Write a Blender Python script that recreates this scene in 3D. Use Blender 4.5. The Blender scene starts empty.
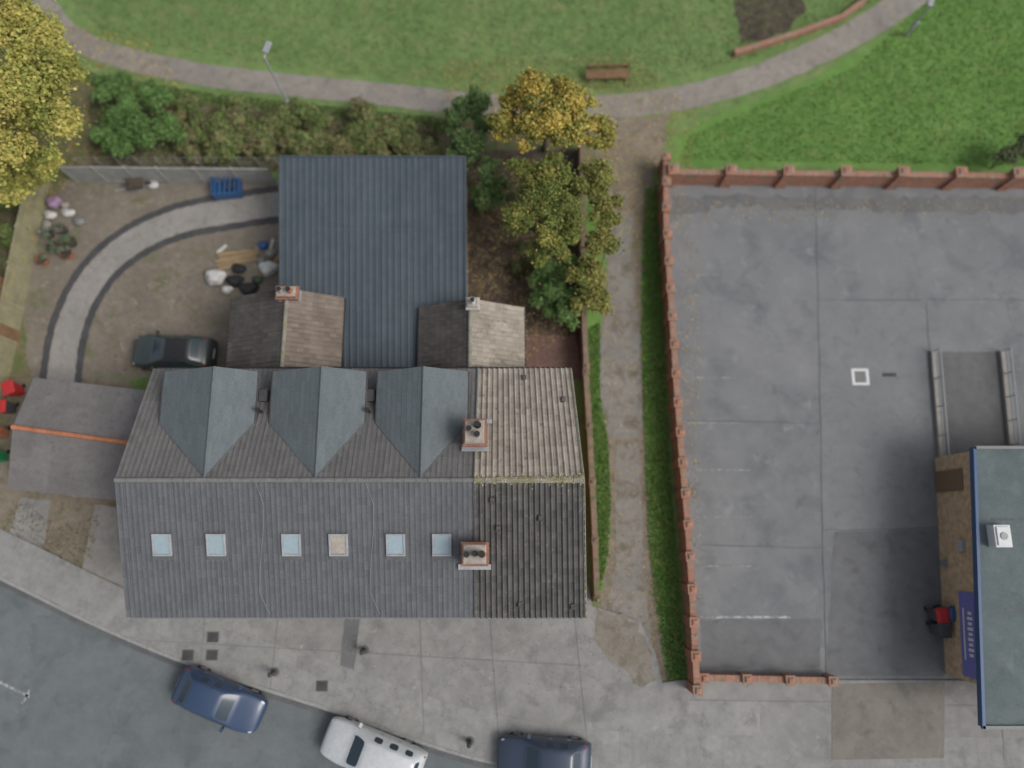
import bpy, bmesh, math, random
import numpy as np
from mathutils import Vector, Matrix
random.seed(7); rng=np.random.default_rng(7)
H=35.0; TH=math.radians(12); F=711.1
cT,sT=math.cos(TH),math.sin(TH)
def W(u,v,z=0.0):
    "survey helper: ground plan position (metres) of a point seen in the aerial survey at height z"
    y=(384-v)/F; x=(u-512)/F
    t=(H-z)/(cT-y*sT)
    return Vector((x*t,(y*cT+sT)*t,z))
sc=bpy.context.scene
# ------------------------------------------------------------ materials
K=1.0
def S(r,g,b):
    def f(c):
        c/=255.0
        return (c/12.92 if c<=.04045 else ((c+.055)/1.055)**2.4)/K
    return (f(r),f(g),f(b),1)
def newmat(name,rough=.9,metal=0,spec=.3):
    m=bpy.data.materials.new(name); m.use_nodes=True
    nt=m.node_tree; b=nt.nodes['Principled BSDF']
    b.inputs['Roughness'].default_value=rough; b.inputs['Metallic'].default_value=metal
    b.inputs['Specular IOR Level'].default_value=spec
    return m,nt,b
def N(nt,t,**k):
    n=nt.nodes.new(t)
    for a,v in k.items(): setattr(n,a,v)
    return n
def noise(nt,co,scale,detail=4,rough=.6,dist=0):
    n=N(nt,'ShaderNodeTexNoise'); n.inputs['Scale'].default_value=scale
    n.inputs['Detail'].default_value=min(detail,4.5); n.inputs['Roughness'].default_value=rough
    n.inputs['Distortion'].default_value=dist
    nt.links.new(co,n.inputs['Vector']); return n.outputs['Fac']
def mr(nt,fac,a,b,c=0,d=1):
    n=N(nt,'ShaderNodeMapRange'); nt.links.new(fac,n.inputs[0])
    for i,x in enumerate((a,b,c,d)): n.inputs[i+1].default_value=x
    return n.outputs[0]
def mix(nt,fac,c1,c2):
    n=N(nt,'ShaderNodeMix',data_type='RGBA')
    if isinstance(fac,float): n.inputs[0].default_value=fac
    else: nt.links.new(fac,n.inputs[0])
    for i,c in ((6,c1),(7,c2)):
        if isinstance(c,tuple): n.inputs[i].default_value=c
        else: nt.links.new(c,n.inputs[i])
    return n.outputs[2]
def scl(nt,col,fac):
    n=N(nt,'ShaderNodeVectorMath',operation='SCALE')
    nt.links.new(col,n.inputs[0]); nt.links.new(fac,n.inputs['Scale']); return n.outputs[0]
def bumpit(nt,b,h,strength,dist=.02):
    n=N(nt,'ShaderNodeBump'); n.inputs['Strength'].default_value=strength; n.inputs['Distance'].default_value=dist
    nt.links.new(h,n.inputs['Height']); nt.links.new(n.outputs[0],b.inputs['Normal'])
def surf(name,c1,c2,s=.8,layers=(),fine=25,fa=.25,rough=.9,bump=.4,metal=0,crack=0,cs=.35,spec=.3,mid=.12,stretch=None):
    m,nt,b=newmat(name,rough,metal,spec)
    co=N(nt,'ShaderNodeTexCoord').outputs['Object']
    if stretch:
        mp=N(nt,'ShaderNodeMapping'); mp.inputs['Scale'].default_value=stretch
        nt.links.new(co,mp.inputs['Vector']); co2=mp.outputs[0]
    else: co2=co
    col=mix(nt,mr(nt,noise(nt,co2,s),.36,.64),c1,c2)
    for (c3,s3,lo,hi) in layers:
        col=mix(nt,mr(nt,noise(nt,co2,s3,7,.65,.4),lo,hi),col,c3)
    f=noise(nt,co,fine,3,.75)
    col=scl(nt,col,mr(nt,f,.25,.75,1-fa,1+fa))
    col=scl(nt,col,mr(nt,noise(nt,co,s*5,4,.7),.3,.7,1-mid,1+mid))
    if crack:
        nn=N(nt,'ShaderNodeTexNoise'); nn.inputs['Scale'].default_value=1.2; nn.inputs['Detail'].default_value=4
        nt.links.new(co,nn.inputs['Vector'])
        vm=N(nt,'ShaderNodeVectorMath',operation='SCALE'); vm.inputs['Scale'].default_value=1.1
        nt.links.new(nn.outputs['Color'],vm.inputs[0])
        va=N(nt,'ShaderNodeVectorMath',operation='ADD'); nt.links.new(co,va.inputs[0]); nt.links.new(vm.outputs[0],va.inputs[1])
        vo=N(nt,'ShaderNodeTexVoronoi',feature='DISTANCE_TO_EDGE'); vo.inputs['Scale'].default_value=cs
        nt.links.new(va.outputs[0],vo.inputs['Vector'])
        brk=mr(nt,noise(nt,co,.5,3),.45,.6,0,.03)
        ad=N(nt,'ShaderNodeMath',operation='ADD'); nt.links.new(vo.outputs['Distance'],ad.inputs[0]); nt.links.new(brk,ad.inputs[1])
        col=scl(nt,col,mr(nt,ad.outputs[0],0.002,.012,1-crack,1))
    nt.links.new(col,b.inputs['Base Color'])
    if bump: bumpit(nt,b,f,bump)
    return m
def plain(name,c,rough=.6,metal=0,spec=.4,fa=.06):
    m,nt,b=newmat(name,rough,metal,spec)
    co=N(nt,'ShaderNodeTexCoord').outputs['Object']
    nt.links.new(mix(nt,mr(nt,noise(nt,co,6,4,.7),.3,.7),c,tuple(x*.86 for x in c[:3])+(1,)),b.inputs['Base Color'])
    return m
def brick(name,c1,c2,mortar,lich=None):
    m,nt,b=newmat(name,.92)
    uv=N(nt,'ShaderNodeUVMap').outputs[0]
    br=N(nt,'ShaderNodeTexBrick'); nt.links.new(uv,br.inputs['Vector'])
    br.inputs['Scale'].default_value=1; br.inputs['Brick Width'].default_value=.225; br.inputs['Row Height'].default_value=.075
    br.inputs['Mortar Size'].default_value=.006; br.inputs['Color1'].default_value=c1; br.inputs['Color2'].default_value=c2
    br.inputs['Mortar'].default_value=mortar
    co=N(nt,'ShaderNodeTexCoord').outputs['Object']
    col=scl(nt,br.outputs['Color'],mr(nt,noise(nt,co,4,4,.7),.3,.7,.7,1.25))
    if lich: col=mix(nt,mr(nt,noise(nt,co,1.6,7,.7),.52,.64),col,lich)
    nt.links.new(col,b.inputs['Base Color']); bumpit(nt,b,br.outputs['Fac'],-.4,.01)
    return m
def tiles(name,cA,cB,tw,th,lich=None,lo=.56,hi=.7,rough=.85,stain=.2):
    m,nt,b=newmat(name,rough,0,.3)
    uv=N(nt,'ShaderNodeUVMap').outputs[0]
    d=N(nt,'ShaderNodeVectorMath',operation='DIVIDE'); d.inputs[1].default_value=(tw,th,1); nt.links.new(uv,d.inputs[0])
    fl=N(nt,'ShaderNodeVectorMath',operation='FLOOR'); nt.links.new(d.outputs[0],fl.inputs[0])
    wn=N(nt,'ShaderNodeTexWhiteNoise',noise_dimensions='2D'); nt.links.new(fl.outputs[0],wn.inputs['Vector'])
    col=mix(nt,wn.outputs['Value'],cA,cB)
    co=N(nt,'ShaderNodeTexCoord').outputs['Object']
    col=scl(nt,col,mr(nt,noise(nt,co,.7,4,.65),.3,.7,1-stain,1+stain))
    f=noise(nt,co,14,4,.7)
    col=scl(nt,col,mr(nt,f,.3,.7,.84,1.16))
    if lich: col=mix(nt,mr(nt,noise(nt,co,3.5,8,.75),lo,hi),col,lich)
    nt.links.new(col,b.inputs['Base Color']); bumpit(nt,b,f,.25)
    return m
def leafmat(name,tl=.2):
    m,nt,b=newmat(name,.65,0,.2)
    a=N(nt,'ShaderNodeVertexColor',layer_name='Col')
    nt.links.new(a.outputs[0],b.inputs['Base Color'])
    if tl:
        tr=N(nt,'ShaderNodeBsdfTranslucent'); nt.links.new(a.outputs[0],tr.inputs[0])
        mx=N(nt,'ShaderNodeMixShader'); mx.inputs[0].default_value=tl
        nt.links.new(b.outputs[0],mx.inputs[1]); nt.links.new(tr.outputs[0],mx.inputs[2])
        nt.links.new(mx.outputs[0],nt.nodes['Material Output'].inputs[0])
    return m
def worn(name,paint,base,lo,hi):
    return surf(name,base,base,1,layers=((paint,6,lo,hi),),fine=30,fa=.2,bump=.2)

m_grass=surf('grass',S(92,116,66),S(106,128,76),.25,layers=((S(120,124,84),.9,.52,.72),(S(82,104,58),2.2,.5,.75)),fine=9,fa=.22,bump=.6,mid=.14)
m_grass2=surf('grass_lush',S(86,120,56),S(98,132,66),.3,layers=((S(108,124,70),1.2,.52,.72),),fine=9,fa=.22,bump=.6,mid=.14)
m_path=surf('path_tarmac',S(126,121,114),S(137,131,123),.5,layers=((S(112,108,99),1.5,.52,.7),),fine=30,fa=.12,crack=.1)
m_path2=surf('lane_tarmac',S(120,118,113),S(132,128,121),.6,layers=((S(106,101,90),1.2,.5,.64),),fine=24,fa=.14,crack=.1,cs=.6)
m_dirt=surf('dirt',S(116,107,94),S(128,119,105),.7,layers=((S(102,101,76),1.1,.52,.68),(S(98,88,74),2.4,.55,.7)),fine=14,fa=.28,bump=.7)
m_dirtd=surf('scrub_soil',S(106,103,78),S(114,101,80),.8,layers=((S(88,100,60),1.3,.45,.6),),fine=12,fa=.32,bump=.8)
m_soil=surf('garden_soil',S(74,65,57),S(88,78,66),1.2,layers=((S(58,52,46),2.5,.48,.62),(S(100,92,76),5,.6,.7)),fine=18,fa=.4,bump=1)
m_gravel=surf('yard_gravel',S(122,114,104),S(111,103,93),.6,layers=((S(102,103,78),.8,.54,.68),(S(134,128,118),2,.55,.7)),fine=20,fa=.28,bump=.8)
m_conc=surf('drive_concrete',S(142,138,133),S(131,128,123),.6,layers=((S(120,116,110),2,.55,.7),),fine=25,fa=.12)
m_edge=surf('drive_edging',S(66,66,68),S(76,75,75),1,fine=25,fa=.2)
m_fore=surf('forecourt_concrete',S(127,126,124),S(137,136,133),.3,layers=((S(116,115,113),.8,.5,.66),(S(146,143,138),2.6,.6,.72),(S(108,107,105),4,.64,.72)),fine=30,fa=.1,crack=.12,cs=.4)
m_pave=surf('concrete_bay_surface',S(132,132,130),S(142,140,137),.5,layers=((S(120,120,118),1.4,.52,.66),),fine=30,fa=.1)
m_kerb=surf('kerb_stone',S(146,145,141),S(136,135,132),2,fine=20,fa=.12)
m_road=surf('road_asphalt',S(96,102,104),S(104,109,111),.2,layers=((S(90,96,98),.6,.52,.66),(S(113,117,118),3,.64,.78)),fine=35,fa=.12,crack=.12,cs=.22)
m_park=surf('carpark_tarmac',S(110,112,113),S(119,120,121),.16,layers=((S(101,104,106),.45,.5,.66),(S(130,131,131),1.2,.58,.78),(S(94,96,97),.9,.66,.76)),fine=30,fa=.11,crack=.12,cs=.12,mid=.08)
m_park2=surf('tarmac_patch_pale',S(118,119,120),S(112,114,115),.4,layers=((S(105,107,108),1.5,.52,.7),),fine=30,fa=.11,mid=.07)
m_park3=surf('tarmac_patch_dark',S(99,100,101),S(106,107,108),.4,layers=((S(91,91,93),1.2,.52,.7),),fine=30,fa=.12,mid=.08)
m_park4=surf('tarmac_patch_brown',S(112,107,101),S(120,115,108),.5,layers=((S(104,100,95),1.4,.52,.68),),fine=30,fa=.12)
m_seam=surf('tar_seam',S(84,86,88),S(96,98,99),1,fine=20,fa=.15)
m_joint=surf('joint',S(106,106,105),S(115,115,113),1,fine=20,fa=.15)
m_paint=worn('worn_white_paint',S(144,147,148),S(114,116,117),.46,.66)
m_paint1=worn('white_bay_paint',S(170,172,172),S(116,118,119),.4,.58)
m_paint2=worn('white_road_paint',S(160,163,162),S(106,110,112),.42,.6)
m_brick=brick('red_brick',S(150,98,80),S(130,86,70),S(148,136,122))
m_brickw=brick('wall_brick',S(158,106,84),S(138,92,74),S(148,134,120),lich=S(122,108,92))
m_cope=surf('brick_coping',S(154,114,96),S(140,102,86),1.5,layers=((S(134,122,108),3,.48,.62),(S(108,102,82),2,.58,.68)),fine=18,fa=.22)
m_copeg=surf('mossy_coping',S(128,108,92),S(116,100,86),1.5,layers=((S(96,100,70),2,.5,.64),(S(134,126,114),4,.6,.7)),fine=18,fa=.22)
m_brickb=brick('buff_brick',S(180,157,125),S(166,143,113),S(156,144,128))
m_t_front=tiles('roof_tile_grey',S(85,87,90),S(93,95,98),.21,.34,lich=S(104,105,105),lo=.62,hi=.78,stain=.07)
m_t_rear=tiles('roof_tile_weathered',S(92,91,90),S(101,99,98),.21,.34,lich=S(90,88,82),lo=.58,hi=.72,stain=.1)
m_s_front=tiles('pantile_dark',S(74,73,72),S(92,90,87),.22,.3,lich=S(110,107,100),lo=.58,hi=.68,stain=.15)
m_s_rear=tiles('pantile_pale',S(132,124,115),S(153,145,134),.22,.3,lich=S(106,102,90),lo=.57,hi=.68,stain=.15)  # rear slope tile, paler and browner than the front
m_brown=tiles('pantile_brown',S(110,100,92),S(127,116,106),.22,.3,lich=S(154,121,101),lo=.62,hi=.7,stain=.2)  # lit tone of an outrigger's east slope set in the colour; shed reuses it
m_browns=tiles('pantile_brown_lit',S(138,130,119),S(156,148,136),.22,.3,lich=S(104,100,86),lo=.55,hi=.68,stain=.18)  # sunlit look of the house outrigger's east slope, put into the tile colour
m_dark=tiles('pantile_shaded',S(74,71,69),S(87,84,81),.22,.3,lich=S(98,93,86),lo=.6,hi=.72,stain=.2)  # shade of the outriggers' west slopes, put into the colour; roof vents share it
m_slate=tiles('slate',S(88,95,98),S(95,102,105),.3,.25,stain=.06,rough=.75)
m_shedt=tiles('asbestos_sheet',S(105,102,101),S(112,109,108),.9,1.5,lich=S(94,91,85),lo=.54,hi=.7,stain=.15)
m_metal=surf('box_profile_sheet',S(66,75,82),S(72,81,87),.3,layers=((S(79,87,92),.7,.56,.74),),fine=8,fa=.05,rough=.6,bump=.05,stretch=(3,.5,1))
m_ridge=surf('ridge_tile',S(138,134,126),S(120,116,108),2,layers=((S(124,120,82),3,.52,.64),),fine=20,fa=.25)
m_ridgeg=surf('ridge_tile_grey',S(108,108,108),S(118,117,115),2,fine=20,fa=.15)
m_orange=surf('ridge_terracotta',S(176,116,86),S(156,102,76),2,fine=20,fa=.2)
m_lead=surf('lead_flashing',S(156,158,160),S(140,142,146),2,fine=15,fa=.1,rough=.7)
m_terr=surf('terracotta',S(166,104,80),S(144,90,70),3,fine=15,fa=.2)
m_mortar=surf('mortar_cap',S(162,155,145),S(140,132,123),3,fine=20,fa=.25)
m_white=plain('white_upvc',S(200,202,202),.5)
m_render=surf('rendered_wall',S(178,174,166),S(166,162,155),.5,fine=20,fa=.1)
m_glass=plain('window_glass',S(60,70,80),.08,0,.9)
m_sky=plain('skylight_glass',S(148,165,172),.2,0,.6)
m_black=plain('black_rubber',S(42,42,44),.8)
m_steel=plain('galvanised_steel',S(156,160,162),.5,.2)
m_gutter=plain('grey_gutter',S(120,122,122),.6)
m_flat=surf('felt_roof',S(84,94,95),S(91,101,102),.3,layers=((S(99,108,107),1.1,.55,.72),),fine=12,fa=.08,rough=.85)
m_bfascia=plain('blue_fascia',S(58,84,120),.5)
m_brdoor=plain('brown_door',S(116,96,78),.6)
m_sign=plain('sign_panel_blue',S(108,110,172),.5)
m_wood=surf('weathered_timber',S(160,140,108),S(138,117,90),3,fine=20,fa=.2,stretch=(1,6,1))
m_wood2=surf('brown_timber',S(130,102,78),S(112,88,66),3,fine=20,fa=.2)
m_fence=surf('fence_timber',S(146,142,116),S(132,127,101),1.4,layers=((S(158,150,104),2,.54,.66),),fine=20,fa=.25)
m_bark=surf('bark',S(98,88,75),S(74,66,56),4,fine=25,fa=.35,bump=1)
m_leaf=leafmat('leaf'); m_blade=leafmat('grass_blade',0)
m_bag=surf('white_sacking',S(194,193,190),S(168,166,162),3,fine=12,fa=.2)
m_bagp=plain('purple_bag',S(148,122,148),.5)
m_blue=plain('blue_plastic',S(54,92,138),.5)
m_red=plain('red_plastic',S(176,48,48),.5)
m_green=plain('green_plastic',S(44,136,88),.5)
m_dgreen=plain('dark_green_plastic',S(60,76,60),.5)
m_conc2=surf('cast_concrete',S(144,141,135),S(128,125,120),2,fine=20,fa=.15)
m_alloy=plain('alloy',S(150,152,156),.3,.8)
m_lamp=plain('lamp_lens',S(186,190,190),.15,0,.8)
m_tail=plain('tail_lens',S(126,28,28),.2,0,.8)
def carpaint(name,c):
    m,nt,b=newmat(name,.38,.0,.5)
    b.inputs['Coat Weight'].default_value=.45; b.inputs['Coat Roughness'].default_value=.15
    co=N(nt,'ShaderNodeTexCoord').outputs['Object']
    col=mix(nt,mr(nt,noise(nt,co,5,5,.7),.3,.7),c,tuple(x*.8+.008 for x in c[:3])+(1,))
    nt.links.new(col,b.inputs['Base Color']); return m
# ------------------------------------------------------------ mesh helpers
def link(o,parent=None):
    sc.collection.objects.link(o)
    if parent: o.parent=parent
    return o
def empty(name,loc=(0,0,0),rz=0):
    o=bpy.data.objects.new(name,None); o.location=loc; o.rotation_euler=(0,0,rz); o.empty_display_size=.2
    return link(o)
class MB:
    def __init__(s): s.v=[];s.f=[];s.m=[];s.mats=[]
    def mi(s,m):
        if m not in s.mats: s.mats.append(m)
        return s.mats.index(m)
    def poly(s,pts,m):
        n=len(s.v); s.v+= [tuple(p) for p in pts]; s.f.append(list(range(n,n+len(pts)))); s.m.append(s.mi(m))
    def box(s,c,d,m,rz=0,rot=None,taper=1):
        R=rot if rot else Matrix.Rotation(rz,3,'Z')
        n=len(s.v); k=s.mi(m)
        for z in (-1,1):
            t=taper if z>0 else 1
            for x,y in ((-1,-1),(1,-1),(1,1),(-1,1)):
                p=R@Vector((x*d[0]/2*t,y*d[1]/2*t,z*d[2]/2)); s.v.append((p.x+c[0],p.y+c[1],p.z+c[2]))
        for f in ((3,2,1,0),(4,5,6,7),(0,1,5,4),(1,2,6,5),(2,3,7,6),(3,0,4,7)):
            s.f.append([n+i for i in f]); s.m.append(k)
    def cyl(s,p0,p1,r0,r1,m,n=10,cap=True):
        p0=Vector(p0);p1=Vector(p1); d=(p1-p0)
        if d.length<1e-6: return
        q=d.to_track_quat('Z','Y'); b=len(s.v); k=s.mi(m)
        for p,r in ((p0,r0),(p1,r1)):
            for i in range(n):
                a=2*math.pi*i/n; w=q@Vector((math.cos(a)*r,math.sin(a)*r,0))+p; s.v.append(tuple(w))
        for i in range(n):
            j=(i+1)%n; s.f.append([b+i,b+j,b+n+j,b+n+i]); s.m.append(k)
        if cap:
            s.f.append([b+n+i for i in range(n)]); s.m.append(k)
            s.f.append([b+i for i in reversed(range(n))]); s.m.append(k)
    def prism(s,pts,z0,z1,m,mside=None):
        pts=[(p[0],p[1]) for p in pts]
        A=sum(pts[i][0]*pts[(i+1)%len(pts)][1]-pts[(i+1)%len(pts)][0]*pts[i][1] for i in range(len(pts)))
        if A<0: pts=pts[::-1]
        s.poly([(x,y,z1) for x,y in pts],m)
        for i in range(len(pts)):
            a=pts[i]; b=pts[(i+1)%len(pts)]
            s.poly([(a[0],a[1],z0),(b[0],b[1],z0),(b[0],b[1],z1),(a[0],a[1],z1)],mside or m)
    def build(s,name,parent=None,smooth=False,bevel=0):
        me=bpy.data.meshes.new(name); me.from_pydata(s.v,[],s.f); me.update()
        for m in s.mats: me.materials.append(m)
        me.polygons.foreach_set('material_index',s.m)
        uvl=me.uv_layers.new(name='UVMap')
        for p in me.polygons:
            nrm=p.normal
            if abs(nrm.z)>.7: t=Vector((1,0,0)); w=Vector((0,1,0))
            else: t=Vector((-nrm.y,nrm.x,0)).normalized(); w=Vector((0,0,1))
            for li in p.loop_indices:
                co=me.vertices[me.loops[li].vertex_index].co
                uvl.data[li].uv=(co.dot(t),co.dot(w))
        if smooth: me.polygons.foreach_set('use_smooth',[True]*len(me.polygons))
        o=bpy.data.objects.new(name,me); link(o,parent)
        if bevel:
            b=o.modifiers.new('bev','BEVEL'); b.width=bevel; b.segments=2; b.limit_method='ANGLE'
        return o
def rough_edge(pts,step,amp):
    out=[]
    for i in range(len(pts)):
        a=Vector(pts[i][:2]); b=Vector(pts[(i+1)%len(pts)][:2]); n=max(1,int((b-a).length/step))
        n=min(n,400)
        d=(b-a); pn=Vector((-d.y,d.x)); pn=pn.normalized() if pn.length>0 else pn
        for k in range(n):
            out.append(a+d*(k/n)+pn*(random.uniform(-amp,amp) if amp else 0))
    return out
def sheet(name,px,z,mat,jit=0,step=.35,world=False):
    pts=[Vector(p) if world else W(p[0],p[1],z) for p in px]
    p2=rough_edge(pts,step,jit) if jit else [Vector(p[:2]) for p in pts]
    bm=bmesh.new(); vs=[bm.verts.new((p.x,p.y,z)) for p in p2]
    es=[bm.edges.new((vs[i],vs[(i+1)%len(vs)])) for i in range(len(vs))]
    bmesh.ops.triangle_fill(bm,edges=es,use_beauty=True,use_dissolve=False,normal=(0,0,1))
    for f in bm.faces:
        if f.normal.z<0: f.normal_flip()
    me=bpy.data.meshes.new(name); bm.to_mesh(me); bm.free(); me.materials.append(mat)
    return link(bpy.data.objects.new(name,me))
def catmull(pts,n=8):
    P=[Vector(p) for p in pts]; P=[P[0]*2-P[1]]+P+[P[-1]*2-P[-2]]; out=[]
    for i in range(1,len(P)-2):
        for k in range(n):
            t=k/n; a,b,c,d=P[i-1],P[i],P[i+1],P[i+2]
            out.append(.5*((2*b)+(c-a)*t+(2*a-5*b+4*c-d)*t*t+(3*b-a-3*c+d)*t**3))
    out.append(P[-2]); return out
def ribbon(name,line,width,z,mat,jit=0.0,px=True,obj=True):
    L=[W(*p,z) if px else Vector((p[0],p[1],z)) for p in line]; L=catmull(L,10)
    v=[];f=[]
    for i,p in enumerate(L):
        d=(L[min(i+1,len(L)-1)]-L[max(i-1,0)]); n=Vector((-d.y,d.x,0)).normalized()
        w=width(i/(len(L)-1)) if callable(width) else width
        v.append(p+n*(w/2+random.uniform(-jit,jit))); v.append(p-n*(w/2+random.uniform(-jit,jit)))
        v[-1].z=z; v[-2].z=z
        if i: f.append((2*i-2,2*i-1,2*i+1,2*i))
    me=bpy.data.meshes.new(name); me.from_pydata([tuple(x) for x in v],[],[q[::-1] for q in f]); me.update()
    if me.polygons[0].normal.z<0: me.flip_normals()
    me.materials.append(mat); return link(bpy.data.objects.new(name,me))
def tile_roof(name,A,B,C,D,rib,course,amp,step,mat,parent=None,seg=6,thick=.06):
    A,B,C,D=[Vector(p) for p in (A,B,C,D)]
    wid=(B-A).length; hgt=(D-A).length
    nr=max(1,round(wid/rib)) ; nu=nr*seg if amp>0 else max(1,round(wid/.6))
    nc=max(1,round(hgt/course)) if course else 1
    nrm=((B-A).cross(D-A)).normalized()
    if nrm.z<0: nrm=-nrm
    rows=[]
    for k in range(nc):
        rows.append((k/nc,step)); rows.append(((k+1)/nc-.0005,0.0))
    v=[];uv=[]
    prng=np.random.default_rng(3); sag=prng.normal(0,.004,nu+1)
    for t,o in rows:
        wob=prng.normal(0,.006) if amp>0 else 0
        for i in range(nu+1):
            s=i/nu; p=(A.lerp(B,s)).lerp(D.lerp(C,s),t)
            ph=(i%seg)/seg
            h=amp*(max(0,math.cos(2*math.pi*ph)))**.8 if amp>0 else 0
            und=.018*math.sin(s*wid*1.1+1)*math.sin(t*3+s*2) if amp>0 else 0
            p=p+nrm*(h+o+.02+(sag[i]*.5+und+wob*.4 if amp>0 else 0))
            v.append(tuple(p)); uv.append((s*nr*rib+.001,t*nc*(course or 1)+(.01 if o else -.01)))
    f=[];W1=nu+1
    for r in range(len(rows)-1):
        for i in range(nu): f.append((r*W1+i,r*W1+i+1,(r+1)*W1+i+1,(r+1)*W1+i))
    n0=len(v); lowd=-nrm*thick
    for p in (A,B,C,D): v.append(tuple(p+lowd)); uv.append((0,0))
    f.append(tuple([n0,n0+1]+list(range(W1-1,-1,-1))))
    f.append((n0,n0+3,n0+2,n0+1))
    last=(len(rows)-1)*W1
    f.append(tuple([n0]+[r*W1 for r in range(len(rows))]+[n0+3]))
    f.append(tuple([n0+1,n0+2]+[r*W1+nu for r in reversed(range(len(rows)))]))
    f.append(tuple([n0+3]+list(range(last,last+W1))+[n0+2]))
    me=bpy.data.meshes.new(name); me.from_pydata(v,[],f); me.update()
    ul=me.uv_layers.new(name='UVMap')
    idx=np.empty(len(me.loops),dtype=np.int32); me.loops.foreach_get('vertex_index',idx)
    ul.data.foreach_set('uv',np.array(uv,dtype=np.float32)[idx].ravel())
    me.materials.append(mat); 
    return link(bpy.data.objects.new(name,me),parent)
def ridge(name,a,b,r,mat,parent,seg=.45):
    a=Vector(a);b=Vector(b);mb=MB();n=max(1,int((b-a).length/seg))
    for i in range(n):
        p=a.lerp(b,i/n);q=a.lerp(b,(i+.97)/n)
        mb.cyl(p+Vector((0,0,random.uniform(-.008,.008))),q+Vector((0,0,random.uniform(-.008,.008))),r,r*.93,mat,10)
    return mb.build(name,parent)
def window(mb,x,y,z,w,h,ny):
    mb.box((x,y+ny*.02,z),(w,.03,h),m_glass)
    for dx in (-w/2,w/2,0): mb.box((x+dx,y+ny*.035,z),(.07,.06,h+.004),m_white)
    for dz in (-h/2,h/2): mb.box((x,y+ny*.037,z+dz),(w+.07,.066,.07),m_white)
    mb.box((x,y+ny*.06,z-h/2-.08),(w+.2,.14,.07),m_conc2)
    mb.box((x,y+ny*.012,z+h/2+.13),(w+.3,.03,.18),m_conc2)
def door(mb,x,y,z0,ny,m):
    mb.box((x,y+ny*.02,z0+1.02),(.9,.04,2.04),m); mb.box((x,y+ny*.045,z0+1.5),(.5,.02,.5),m_glass)
    for dx in (-.5,.5): mb.box((x+dx,y+ny*.03,z0+1.05),(.08,.07,2.1),m_white)
    mb.box((x,y+ny*.03,z0+2.13),(1.08,.072,.08),m_white); mb.box((x,y+ny*.2,z0+.05),(1.2,.4,.1),m_conc2)
# ------------------------------------------------------------ foliage
def build_cards(name,C,Nn,size,col,mat,parent=None,aspect=.6):
    n=len(C)
    a=rng.normal(size=(n,3)); t=np.cross(Nn,a); t/=np.linalg.norm(t,axis=1)[:,None]+1e-9; b=np.cross(Nn,t)
    s=size[:,None]
    V=np.stack([C-t*s,C-b*s*aspect,C+t*s,C+b*s*aspect],1).reshape(-1,3)
    me=bpy.data.meshes.new(name); me.vertices.add(4*n); me.vertices.foreach_set('co',V.ravel().astype(np.float32))
    me.loops.add(4*n); me.loops.foreach_set('vertex_index',np.arange(4*n,dtype=np.int32))
    me.polygons.add(n); me.polygons.foreach_set('loop_start',np.arange(0,4*n,4,dtype=np.int32))
    try: me.polygons.foreach_set('loop_total',np.full(n,4,dtype=np.int32))
    except Exception: pass
    me.update(calc_edges=True)
    ca=me.color_attributes.new('Col','FLOAT_COLOR','POINT')
    cc=np.concatenate([np.repeat(col,4,0),np.ones((4*n,1))],1)
    ca.data.foreach_set('color',cc.ravel().astype(np.float32))
    me.materials.append(mat)
    return link(bpy.data.objects.new(name,me),parent)
def leafy(clumps,n,size,cols,sub=7,flat=.75,up=.5,spread=.42,var=.22,stray=.12):
    cl=[];w=[]
    for (x,y,z,r) in clumps:
        for k in range(sub):
            d=rng.normal(size=3); d/=np.linalg.norm(d); d[2]=abs(d[2])*.9-.25
            rr=r*rng.uniform(.3,1.0)
            sr=r*rng.uniform(.45,1.3)*spread
            cl.append((x+d[0]*rr,y+d[1]*rr,z+d[2]*rr*flat,sr)); w.append(sr**2)
    cl=np.array(cl); w=np.array(w)/sum(w)
    idx=rng.choice(len(cl),n,p=w); c=cl[idx]
    d=rng.normal(size=(n,3)); d/=np.linalg.norm(d,axis=1)[:,None]
    rad=c[:,3]*rng.uniform(.1,1,n)**.5*np.where(rng.random(n)<stray,rng.uniform(1.1,2.0,n),1)
    P=c[:,:3]+d*rad[:,None]*np.array([1,1,flat]); P[:,2]=np.maximum(P[:,2],.05)
    Nn=d*.5+rng.normal(size=(n,3))*.55+np.array([0,0,up]); Nn/=np.linalg.norm(Nn,axis=1)[:,None]
    cols=np.array([c_[:3] for c_ in cols])
    cb=rng.integers(0,len(cols),len(cl)); pick=cb[idx]
    r_=rng.random(n)<.4; pick=np.where(r_,rng.integers(0,len(cols),n),pick)
    shade=rng.uniform(.8,1.18,len(cl))[idx]*rng.uniform(1-var,1+var,n)
    col=cols[pick]*shade[:,None]
    return P,Nn,rng.uniform(.6,1.3,n)*size,col
def shrub(name,clumps,n,size,cols,parent=None,**k):
    P,Nn,s,c=leafy(clumps,n,size,cols,**k)
    mb=MB()
    for (x,y,z,r) in clumps[:40]:
        for j in range(3):
            a=random.uniform(0,6.28)
            mb.cyl((x,y,0),(x+math.cos(a)*r*.5,y+math.sin(a)*r*.5,z+r*.2),.035,.012,m_bark,5)
    top=mb.build(name)
    return build_cards('foliage',P,Nn,s,c,m_leaf,top)
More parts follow.
